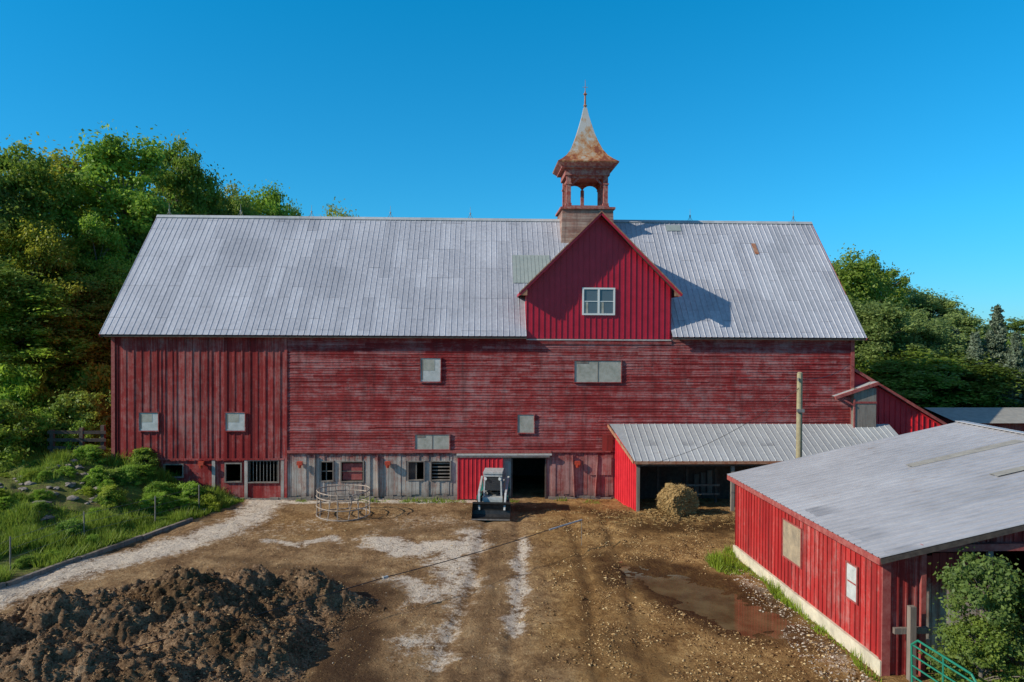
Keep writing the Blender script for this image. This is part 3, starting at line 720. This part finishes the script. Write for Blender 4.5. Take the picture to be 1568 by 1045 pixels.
def sidewin(y0,y1,z0,z1,m):
    b.box(-.055,-.040,y0,y1,z0,z1,m); f=.04
    for (a,c,d,e) in ((y0-f,y1+f,z1,z1+f),(y0-f,y1+f,z0-f,z0),(y0-f,y0,z0,z1),(y1,y1+f,z0,z1)): b.box(-.075,-.033,a,c,d,e,2)
sidewin(4.65,6.0,1.35,2.55,0); sidewin(1.2,1.75,1.45,2.4,1)
b.box(-.062,-.056,4.8,5.3,1.9,2.5,0); b.box(-.064,-.056,1.25,1.7,1.9,1.94,2)
b.build('windows',[M['plywood'],M['paneplastic'],M['redtrim']],sh)
b=MB()
for (x0,x1,y0,y1) in ((4.6,8.6,6.3,6.75),(5.6,8.6,3.5,3.9)):
    b.poly([(x0,y0,zt(x0)+.11),(x1,y0,zt(x1)+.11),(x1,y1,zt(x1)+.11),(x0,y1,zt(x0)+.11)])
b.build('fibreglass_panels',[M['fibre']],sh)
ob=empty('outbuilding',(26,44,0),R(3))
b=MB(); b.box(-.2,12,0,6,-.4,3.7,0); b.poly([(-.6,-.4,3.65),(12.4,-.4,3.65),(12.4,3,4.2),(-.6,3,4.2)],1); b.poly([(-.6,6.4,3.65),(12.4,6.4,3.65),(12.4,3,4.2),(-.6,3,4.2)],1)
b.build('shell',[M['batt'],M['fibre']],ob)
# ------------------------------------------------------------------ pole + wires
b=MB(); b.cyl((12.95,34.5,0),(12.95,34.5,6.95),.15,.12,12,0); b.cyl((12.95,34.5,6.95),(12.95,34.5,7.0),.13,.06,12,0)
b.cyl((12.83,34.35,6.6),(12.83,34.35,6.75),.04,n=6,mat=1); b.box(12.78,13.1,34.28,34.40,5.2,5.35,1)
b.build('utility_pole',[M['polewood'],M['galv']])
def cat(p,q,s,n_=14):
    p=Vector(p);q=Vector(q); return [p.lerp(q,i/n_)-Vector((0,0,s*4*(i/n_)*(1-i/n_))) for i in range(n_+1)]
b=MB(); b.tube(cat((12.95,34.4,6.7),(17.9,40.6,7.1),.25),.012,5); b.tube(cat((12.9,34.4,6.3),(6.3,36.95,2.3),.5),.010,5)
b.build('power_cables',[M['black']])
b=MB(); b.tube(cat((-16.5,12,1.3),(-4.0,24.1,1.0),.22,18),.015,5,0); b.tube(cat((-4.0,24.1,1.0),(1.5,30.0,1.0),.06,8),.015,5,0)
b.tube([(1.5,30.0,1.0),(2.9,31.4,1.05)],.032,6,1); b.cyl((-4.03,24.07,1.0),(-3.9,24.2,1.0),.05,n=8,mat=2)
b.cyl((2.9,31.4,0),(2.9,31.4,1.1),.012,n=6,mat=3)
b.build('electric_fence_wire',[M['black'],M['lgrey'],M['whitetrim'],M['galv']])
# ------------------------------------------------------------------ manure pile
def lump(x,y,s,seed):   # rounded clods: cellular bumps
    x=np.asarray(x,float)*s; y=np.asarray(y,float)*s
    ix=np.floor(x); iy=np.floor(y); best=np.full(x.shape,9.0)
    for dx in (-1,0,1):
        for dy in (-1,0,1):
            cx=ix+dx; cy=iy+dy
            best=np.minimum(best,(cx+hsh(cx,cy,seed)-x)**2+(cy+hsh(cx,cy,seed+7)-y)**2)
    return np.clip(1-best*1.3,0,1)
def pile_h(x,y):
    h=np.zeros_like(x)
    wx=x+(fbm(x*.8,y*.8,3,65)-.5)*1.4; wy=y+(fbm(x*.8,y*.8,3,66)-.5)*1.4
    for cx,cy,rx,ry,hh in ((-6.7,24.4,1.6,1.0,.80),(-8.4,24.0,1.8,1.2,1.15),(-9.9,22.4,2.2,1.6,1.45),(-11.9,20.4,2.3,1.8,1.45),(-8.4,20.4,2.0,2.0,.9),(-10.5,17.6,3,2,1.2),(-13.9,18.8,2.3,1.7,1.5),(-6.6,21.2,1.2,1.6,.45)):
        h=np.maximum(h,hh*np.exp(-(((wx-cx)/rx)**2+((wy-cy)/ry)**2)*.9))
    n1=fbm(x*1.0,y*1.0,4,71); wx2=x+(fbm(x*3,y*3,2,88)-.5)*.5; wy2=y+(fbm(x*3,y*3,2,89)-.5)*.5
    g=sst(.05,.4,h)
    h=h*(.55+.8*n1)+g*(lump(wx2,wy2,1.6,31)*.22+lump(wx2,wy2,3.6,33)*.13+lump(wx2,wy2,8.5,35)*.07)+(fbm(x*9,y*9,3,79)-.5)*.16*sst(.02,.2,h)
    return h-.09
px_=np.arange(-18.5,-4,.035); py_=np.arange(15,26.8,.035); PX,PY=np.meshgrid(px_,py_); PZ=pile_h(PX,PY)
co=np.stack([PX+(fbm(PX*6,PY*6,2,81)-.5)*.10,PY+(fbm(PX*6,PY*6,2,82)-.5)*.10,PZ],-1).reshape(-1,3)
ii,jj=np.meshgrid(np.arange(len(px_)-1),np.arange(len(py_)-1)); a=(jj*len(px_)+ii).ravel(); W=len(px_)
F=np.stack([a,a+1,a+W+1,a+W],-1); keep=(PZ.ravel()[F].max(1)>-.05); F=F[keep]
n=NT('manure'); f=n.noise(2.2,detail=8,rough=.75); g=n.noise(16,detail=7,rough=.85)
k=n.math('ADD',n.math('MULTIPLY',f,.45),n.math('MULTIPLY',g,.55))
c1=n.ramp(k,[(.40,(.075,.043,.023)),(.48,(.19,.115,.064)),(.55,(.31,.205,.120)),(.64,(.50,.36,.22))])
c2=n.ramp(k,[(.40,(.030,.016,.008)),(.5,(.10,.057,.027)),(.63,(.28,.17,.075))])
big=n.noise(.45,detail=4)
M['manure']=n.done(n.bsdf(n.mix(n.ramp(big,[(.38,0),(.56,1)]),c2,c1),.95,0,n.bump(k,1.0,.10),spec=.10))
used=np.unique(F); remap=-np.ones(len(co),int); remap[used]=np.arange(len(used))
me=npmesh('manure_pile',co[used],remap[F],[M['manure']],smooth=True); mp=link(bpy.data.objects.new('manure_pile',me))
mc=scatter_clods('manure_clods',90000,(-17,-4.3),(16,26.6),.006,.05,M['dung'],lambda x,y:pile_h(x,y)>-.06,hf=lambda x,y:pile_h(x,y)+.004,pw=4,up=.5)
mc.parent=mp
# ------------------------------------------------------------------ hay ring feeder
b=MB(); C=Vector((-7.95,36.3,0)); rr=1.25
for z_,r_ in ((.06,rr),(.5,rr),(.95,rr+.0),(1.2,rr-.02)):
    pts=[C+Vector((math.cos(t)*r_,math.sin(t)*r_,z_+.03*math.sin(2*t+1))) for t in [i*2*math.pi/28 for i in range(29)]]
    b.tube(pts,.026,6)
for i in range(16):
    t=i*2*math.pi/16; t2=t+.16
    b.cyl(C+Vector((math.cos(t)*rr,math.sin(t)*rr,.02)),C+Vector((math.cos(t2 if i%2 else t)*rr,math.sin(t2 if i%2 else t)*rr,1.2)),.022,n=6)
b.build('hay_ring_feeder',[M['feeder']])
# ------------------------------------------------------------------ skid steer
ss=empty('skid_steer_loader',(-.85,37.2,.0),R(-3))
b=MB()
for sx in (-1,1):
    for yy_ in (-.48,.48):
        xc=sx*.62
        b.cyl((xc-.12,yy_,.36),(xc+.12,yy_,.36),.36,n=20,mat=0); b.cyl((xc-.13,yy_,.36),(xc+.13,yy_,.36),.17,n=12,mat=1)
        for k in range(14):
            t=k*2*math.pi/14; b.box(xc-.12,xc+.12,yy_+math.cos(t)*.36-.03,yy_+math.cos(t)*.36+.03,.36+math.sin(t)*.36-.03,.36+math.sin(t)*.36+.03,0)
b.build('wheels',[M['rubber'],M['lgrey']],ss)
b=MB()
b.box(-.48,.48,-.75,.95,.25,.85,0); b.box(-.46,.46,.45,1.15,.85,1.35,0); b.box(-.5,.5,-.82,-.75,.28,.62,1)
for sx in (-1,1):
    b.box(sx*.66-.09,sx*.66+.09,-.8,1.1,.75,.90,1)
    b.beam((sx*.66,1.05,.9),(sx*.66,1.05,1.5),.12,.18,1)
    b.beam((sx*.66,1.05,1.45),(sx*.64,-.85,1.05),.09,.16,2); b.beam((sx*.64,-.8,1.08),(sx*.60,-1.12,.32),.09,.15,2)
    b.cyl((sx*.55,.5,.9),(sx*.58,-.6,1.02),.035,n=8,mat=3)
b.build('chassis_and_arms',[M['lgrey'],M['teal'],M['lgrey'],M['galv']],ss)
b=MB()
for sx in (-1,1):
    for yy_ in (-.62,.42): b.beam((sx*.42,yy_,.85),(sx*.38,yy_+.04,1.95),.07,.07,0)
    b.box(sx*.40-.015,sx*.40+.015,-.6,.42,1.2,1.35,0); b.box(sx*.40-.01,sx*.40+.01,-.56,.4,1.36,1.9,1)
b.box(-.46,.46,-.70,.52,1.95,2.03,0); b.box(-.38,.38,.40,.43,1.2,1.9,1); b.box(-.45,.45,-.66,-.60,1.82,1.95,0)
b.box(-.38,.38,-.62,-.60,1.15,1.80,1)
b.box(-.28,.28,-.2,.3,.86,1.0,2); b.box(-.26,.26,.25,.36,1.0,1.6,2)
for sx in (-1,1):
    b.cyl((sx*.34,-.72,1.72),(sx*.34,-.62,1.72),.07,n=10,mat=3); b.beam((sx*.2,-.45,.85),(sx*.22,-.5,1.25),.03,.03,2)
b.build('cab',[M['lgrey'],M['glass'],M['black'],M['lens']],ss)
b=MB(); prof=[(-1.75,.03),(-1.2,.03),(-1.1,.12),(-1.06,.3),(-1.1,.55),(-1.2,.68)]
for (y0,z0),(y1,z1) in zip(prof[:-1],prof[1:]):
    b.poly([(-.9,y0,z0),(.9,y0,z0),(.9,y1,z1),(-.9,y1,z1)]); b.poly([(-.9,y0+.03,z0-.03),(.9,y0+.03,z0-.03),(.9,y1+.03,z1-.03),(-.9,y1+.03,z1-.03)])
for s in (-.9,.9): b.poly([(s,y_,z_) for y_,z_ in prof],0)
b.box(-.9,.9,-1.24,-1.16,.64,.72,0); b.box(-.9,.9,-1.8,-1.72,.01,.05,1)
b.build('bucket',[M['black'],M['galv']],ss)
# ------------------------------------------------------------------ fences
b=MB(); fp=[(-17.8,24.0),(-18.0,27.5),(-17.3,31.0),(-15.9,34.2),(-15.0,36.8)]
tops=[]
for x_,y_ in fp:
    z_=float(ground_h(x_,y_)); b.cyl((x_,y_,z_-.1),(x_,y_,z_+1.25),.028,n=6); tops.append((x_,y_,z_))
for h_ in (.45,.8,1.15):
    for p,q_ in zip(tops[:-1],tops[1:]): b.tube([(p[0],p[1],p[2]+h_),(q_[0],q_[1],q_[2]+h_)],.006,4)
b.build('wire_fence',[M['galv']])
b=MB()
for i,(x_,y_) in enumerate(((-23.6,39.4),(-22.2,39.6),(-21.2,39.8))):
    z_=float(ground_h(x_,y_)); b.box(x_-.09,x_+.09,y_-.09,y_+.09,z_-.2,z_+1.4)
z_=float(ground_h(-22.4,39.5))
for h_ in (.35,.75,1.15): b.beam((-23.8,39.32,z_+h_+.05),(-21.0,39.7,z_+h_),.05,.16)
b.build('wooden_fence',[M['darkwood']])
b=MB(); g0=Vector((9.75,18.5,0)); g1=Vector((10.05,16.4,0))
for z_ in (.25,.5,.75,1.0,1.25): b.tube([g0+Vector((0,0,z_)),g1+Vector((0,0,z_))],.022,6)
pts=[g0+Vector((0,0,.2)),g0+Vector((-.02,.02,1.25)),g0+Vector((.04,-.16,1.42)),g1+Vector((-.04,.16,1.42)),g1+Vector((0,0,1.25)),g1+Vector((0,0,.2))]
b.tube(pts,.027,8)
p=g0.lerp(g1,.5); b.tube([p+Vector((0,0,.25)),p+Vector((0,0,1.42))],.022,6)
b.build('tube_gate',[M['greentube']])
# ------------------------------------------------------------------ vegetation
def leaves(centers,rads,per,lsize,r,flat=.75,up=.35):
    C=np.repeat(centers,per,0); Rr=np.repeat(rads,per); N=len(C)
    d=r.normal(size=(N,3)); d/=np.linalg.norm(d,axis=1)[:,None]
    rad=Rr*(.40+.75*r.random(N)**.8)
    P=C+d*rad[:,None]*np.array([1,1,flat])
    nn=d*.6+r.normal(size=(N,3))*.5+np.array([-.30,-.25,up]); nn/=np.linalg.norm(nn,axis=1)[:,None]
    t=np.cross(nn,r.normal(size=(N,3))); t/=np.linalg.norm(t,axis=1)[:,None]+1e-9; bt=np.cross(nn,t)
    s=(lsize*(.5+.9*r.random(N)))[:,None]
    V=np.stack([P-t*s*.6,P-bt*s*.36+t*s*.05,P+t*s*.6,P+bt*s*.36+t*s*.05],1)
    return V,N
def tree_mesh(name,seed,H,Rc,z0,ncl,per,ls,kind='round',mat='leaf',trunk=True,crad=(.12,.25)):
    r=np.random.default_rng(seed); rd=random.Random(seed)
    t=r.random(ncl)**.85; ang=r.uniform(0,2*np.pi,ncl)
    if kind=='cone': t=(np.arange(ncl)+.5)/ncl; t=t**.8; prof=(1-t)**.9*1.0+.05; zc=z0+t*(H-z0)
    elif kind=='bush': prof=np.sqrt(np.clip(1-t**2,0.02,1)); zc=z0+t*(H-z0)
    else: prof=np.sin(np.pi*np.clip(t*.86+.10,0,1))**.62; zc=z0+t*(H-z0)
    lob=1+.24*np.sin(ang*3+seed)+.18*np.sin(ang*5+seed*2+t*7)
    rr_=Rc*prof*lob*(.35+.62*r.random(ncl)**.5)
    if kind=='cone': rr_=Rc*prof*(.3+.7*r.random(ncl)**.6)
    cen=np.stack([np.cos(ang)*rr_,np.sin(ang)*rr_,zc+r.normal(size=ncl)*(.004 if kind=='cone' else .03)*H],-1)
    rad=Rc*r.uniform(*crad,ncl)
    if kind=='cone': rad=Rc*.16*(.55+.8*(1-t))
    V,N=leaves(cen,rad,per,ls,r,flat=.42 if kind=='cone' else .65)
    ce=cen+ (cen-np.array([0,0,(H+z0)/2]))*.10*r.random((ncl,1)); V2,N2=leaves(ce,rad*1.5,max(3,per//6),ls,r)
    V=np.concatenate([V,V2]); 
    cb=np.repeat(r.random(ncl),per); cb2=np.repeat(r.random(ncl),max(3,per//6)); cb=np.concatenate([cb,cb2]); N=N+N2
    lc=np.clip(cb*.65+r.random(N)*.35,0,1)
    b=MB()
    if trunk:
        tr=H*.018+.05; segs=6; pts=[]
        if kind=='cone': tr=.16
        for i in range(segs+1):
            f_=i/segs; j=0 if kind=='cone' else .02
            pts.append((Vector((rd.uniform(-j,j)*H*f_,rd.uniform(-j,j)*H*f_,f_*H*.85)),tr*(1-f_*.85)))
        for (p,a1),(q_,a2) in zip(pts[:-1],pts[1:]): b.cyl(p,q_,a1,a2,8,0,caps=False)
        for i in range(0,ncl,max(1,ncl//30)):
            c=Vector(cen[i]); zz=max(H*.12,c.z-math.hypot(c.x,c.y)*.7); zz=min(zz,H*.8); f_=zz/(H*.85)
            st=Vector((0,0,zz)); mid=st.lerp(c,.5)+Vector((0,0,.03*H if kind!='cone' else 0)); b.cyl(st,mid,tr*.4*(1-f_*.6),tr*.25*(1-f_*.6),5,0,False); b.cyl(mid,c,tr*.25*(1-f_*.6),.02,5,0,False)
    tv=np.array(b.v).reshape(-1,3) if b.v else np.zeros((0,3)); tf=np.array([f for f in b.f]).reshape(-1,4) if b.f else np.zeros((0,4),int)
    co=np.concatenate([tv,V.reshape(-1,3)]); F=np.concatenate([tf,(np.arange(N*4).reshape(-1,4)+len(tv))])
    at=np.concatenate([np.zeros(len(tv)),np.repeat(lc,4)])
    me=npmesh(name,co,F,[M['bark'],M[mat]],{'lc':('FLOAT',at)})
    mi=np.ones(len(F),np.int32); mi[:len(tf)]=0; me.polygons.foreach_set('material_index',mi)
    return me
T=[tree_mesh('broadleaf_a',11,20,5.0,3.0,210,190,.26),tree_mesh('broadleaf_b',12,20,5.6,2.5,240,170,.26),tree_mesh('broadleaf_c',13,20,4.6,2.0,200,190,.25),tree_mesh('broadleaf_d',14,20,6.0,3.0,260,160,.26)]
SP=tree_mesh('spruce',21,12,2.3,.6,260,90,.20,'cone','needle')
BU=[tree_mesh('bush_a',31,2.4,1.6,.1,90,130,.12,'bush',crad=(.14,.26)),tree_mesh('bush_b',32,2.0,1.8,.1,100,120,.11,'bush',crad=(.12,.24))]
def put(name,me,x,y,H,baseH,tint,wide=1.0,parent=None,z=None):
    o=bpy.data.objects.new(name,me); zz=float(ground_h(x,y)) if z is None else z
    s=(H-zz)/baseH; o.location=(x,y,zz-.1); o.scale=(s*wide,s*wide,s); o.rotation_euler=(0,0,random.uniform(0,6.28)); o.color=(*tint,1)
    link(o,parent); return o
G=(.90,1.05,.9);YG=(1.45,1.25,.8);LG=(1.05,1.35,.9);GR=(1.0,1.1,2.0);DK=(.66,.78,.8)
for (px,top,d,k,t,w) in ((25,213,54,0,G,1.0),(-40,250,50,1,DK,1.0),(95,230,62,1,YG,.95),(190,206,58,2,LG,1.05),(272,206,66,0,G,.72),(300,262,70,3,YG,.6),(150,330,53,2,LG,.8),
   (345,282,72,1,YG,.7),(405,283,76,3,LG,.75),(440,308,80,0,G,.5),(517,316,92,1,YG,.7),(50,330,49,3,YG,.85),(-10,400,46,1,G,1.0),(110,420,50,0,G,.9),(370,298,66,2,G,.6),(230,300,60,1,G,.9),(60,440,47,2,LG,1.1),(175,400,52,3,LG,.55),
   (1290,382,64,1,G,.8),(1340,380,70,0,G,.75),(1385,430,76,3,DK,.7),(1425,440,72,2,GR,.9),(1465,470,66,0,GR,.8),(1395,470,60,1,GR,.7),(1490,500,76,3,G,.7),(1575,512,80,1,G,.7),(1340,455,58,2,GR,.8),
   (1310,450,60,3,GR,.7),(1440,530,58,3,DK,1.2),(1490,555,60,1,DK,1.0),(1550,565,60,0,DK,1.0),(1610,520,66,2,G,1.1),(1380,530,56,1,G,1.1),(1660,500,70,3,G,1)):
    x=(px-784)/1176*d; H=8.84+(505-top)/1176*d
    put('maple_tree' if t in (YG,LG) else ('willow_tree' if t is GR else 'broadleaf_tree'),T[k],x,d,H,21.6,t,w*20/(H*.9) if H<16 else w)
for (px,top,d,w) in ((1526,466,56,.9),(1556,506,54,1.0),(1494,506,56,1.0),(1462,500,60,.9),(1585,490,58,1.0)):
    x=(px-784)/1176*d; H=8.84+(505-top)/1176*d; put('spruce_tree',SP,x,d,H,12.2,(1.1,1.15,1.2),w)
dt=empty('distant_treeline')
for i in range(46):
    x=-190+i*8.5+random.uniform(-3,3); y=128+random.uniform(-8,25)
    put('distant_tree',T[i%4],x,y,random.uniform(10,13),20,random.choice([G,DK,YG]),1.7,dt,z=0)
for (px,top,d,k,t,w) in ((20,570,42,0,LG,1.0),(75,595,43,1,LG,1.1),(120,610,42,0,G,1),(160,630,42.5,1,LG,.8),(-10,610,39,1,G,1.1),(60,640,40.5,0,LG,1.0),(110,560,46,1,LG,1.3),(150,570,46,0,LG,1.0),(10,550,47,1,LG,1.5),(180,610,44,0,G,.6),(130,640,41,1,LG,.8),
   (220,690,38.9,0,G,.7),(250,740,37.4,1,LG,.9),(290,742,37.6,0,LG,.9),(205,733,37.8,1,LG,.9),(310,752,37.9,1,G,.8),(135,685,38.6,0,LG,.8),(175,745,36.8,0,G,1),(265,768,36.3,1,LG,1.0),(235,762,35.8,0,LG,.8)):
    x=(px-784)/1176*d; H=8.84+(505-top)/1176*d; zz=float(ground_h(x,d))
    H=max(H,zz+.7); s=(H-zz)/2.4
    o=put('shrub',BU[k],x,d,H,2.4,tuple(c*1.05 for c in t),w if s<1.4 else w*.8)
    if s<.7: o.scale=(max(s,.5)*1.0,max(s,.5)*1.0,s)
r2_=random.Random(5)
for i in range(60):
    y=r2_.uniform(26,38.3); x=kerbx(y)-r2_.uniform(.5,11)
    zz=float(ground_h(x,y)); h=r2_.choice([.3,.4,.5,.8])
    o=put('tall_weed',BU[i%2],x,y,zz+h,2.4,r2_.choice([(1.1,1.4,1),(1.4,1.4,.9),(.95,1.2,1.1)]),1.0); o.scale=(.26*(.5+h)*r2_.uniform(.7,1.3),.26*(.5+h),h/2.2)
NB=tree_mesh('climbing_shrub',41,3.3,1.35,.3,75,105,.085,'round',crad=(.12,.24))
put('climbing_shrub',NB,11.45,18.55,3.45,3.5,(.65,.78,1.1),1.0,z=0); put('climbing_shrub',NB,12.7,18.3,3.0,3.5,(.7,.8,.9),1.1,z=0)
put('climbing_shrub',NB,11.1,18.0,2.0,3.3,(.8,.9,.9),1.3,z=0)
def grassmesh(name,N,xr,yr,cond,h,w,tint=(1,1,1)):
    x=rng.uniform(*xr,N);y=rng.uniform(*yr,N);k=cond(x,y);x=x[k];y=y[k];n_=len(x);z=ground_h(x,y)
    hh=h*(.4+rng.random(n_)*.9)*(.3+1.4*sst(.35,.75,fbm(x*.8,y*.8,3,91))); a=rng.uniform(0,6.28,n_); ln=rng.uniform(0,.9,n_)*hh; a2=rng.uniform(0,6.28,n_)
    dx,dy=np.cos(a)*w,np.sin(a)*w
    V=np.stack([np.stack([x-dx,y-dy,z-.02],-1),np.stack([x+dx,y+dy,z-.02],-1),np.stack([x+np.cos(a2)*ln,y+np.sin(a2)*ln,z+hh],-1)],1)
    lc=np.repeat(np.clip(rng.random(n_)*.5+fbm(x*.7,y*.7,3,95)*.7-.1,0,1),3)
    me=npmesh(name,V.reshape(-1,3),np.arange(n_*3).reshape(-1,3),[M['grass']],{'lc':('FLOAT',lc)}); o=bpy.data.objects.new(name,me); o.color=(*tint,1); link(o)
grassmesh('grass',200000,(-30,-13),(20,43),lambda x,y:((np.where(y<39,kerbx(y),-13.5)-x)>.15)&(fbm(x*.5,y*.5,4,97)>.44)&~((y>40)&(x>-20.5)),.32,.022)
grassmesh('weeds',9000,(7.4,9.3),(19,30.5),lambda x,y:(np.abs(x-(9.35-(y-19.6)*.066))<.12+.10*np.sin(y*2.3))|(((x-8.1)**2+((y-28.7)*.6)**2)<.42+.3*(fbm(x*3,y*3,2,1)-.5)),.26,.02,(1.1,1.1,.8))
grassmesh('weeds',3000,(-11,5.4),(39.0,39.7),lambda x,y:fbm(x*1.2,y*1.2,2,55)>.6,.2,.02)
# ------------------------------------------------------------------ light, world, camera
sv=Vector((8.55,2.85,-5.3)).normalized()
s=bpy.data.lights.new('sun','SUN'); s.energy=5.0; s.angle=R(.5); s.color=(1,.93,.81)
so=bpy.data.objects.new('sun',s); so.rotation_euler=sv.to_track_quat('-Z','Y').to_euler(); link(so)
w=bpy.data.worlds.new('World'); sc.world=w; w.use_nodes=True; nt=w.node_tree; nt.nodes.clear()
sky=nt.nodes.new('ShaderNodeTexSky'); sky.sky_type='NISHITA'; sky.sun_disc=False
sky.sun_elevation=math.asin(-sv.z); sky.sun_rotation=math.atan2(-sv.x,-sv.y); sky.air_density=1.0; sky.dust_density=.0; sky.ozone_density=3.0; sky.altitude=800
tc=nt.nodes.new('ShaderNodeTexCoord'); sx=nt.nodes.new('ShaderNodeSeparateXYZ'); nt.links.new(tc.outputs['Generated'],sx.inputs[0])
rp=nt.nodes.new('ShaderNodeValToRGB'); nt.links.new(sx.outputs[2],rp.inputs[0]); e=rp.color_ramp.elements
e[0].position=0; e[0].color=(.20,.50,.80,1); e[1].position=.42; e[1].color=(.02,.96,1.20,1)
m_=e.new(.14); m_.color=(.13,.74,.98,1); m2=e.new(.75); m2.color=(1.3,1.0,.95,1)
mx=nt.nodes.new('ShaderNodeMixRGB'); mx.blend_type='MULTIPLY'; mx.inputs[0].default_value=1
nt.links.new(sky.outputs[0],mx.inputs[1]); nt.links.new(rp.outputs[0],mx.inputs[2])
bg=nt.nodes.new('ShaderNodeBackground'); bg.inputs[1].default_value=.15
ou=nt.nodes.new('ShaderNodeOutputWorld'); nt.links.new(mx.outputs[0],bg.inputs[0]); nt.links.new(bg.outputs[0],ou.inputs[0])
cam=bpy.data.cameras.new('camera'); cam.lens=27.0; cam.sensor_width=36; cam.clip_end=5000
co_=bpy.data.objects.new('camera',cam); co_.location=(0,0,8.84); co_.rotation_euler=(R(90-.85),R(-.3),0); link(co_); sc.camera=co_
sc.view_settings.view_transform='Standard'; sc.view_settings.look='None'; sc.view_settings.exposure=0
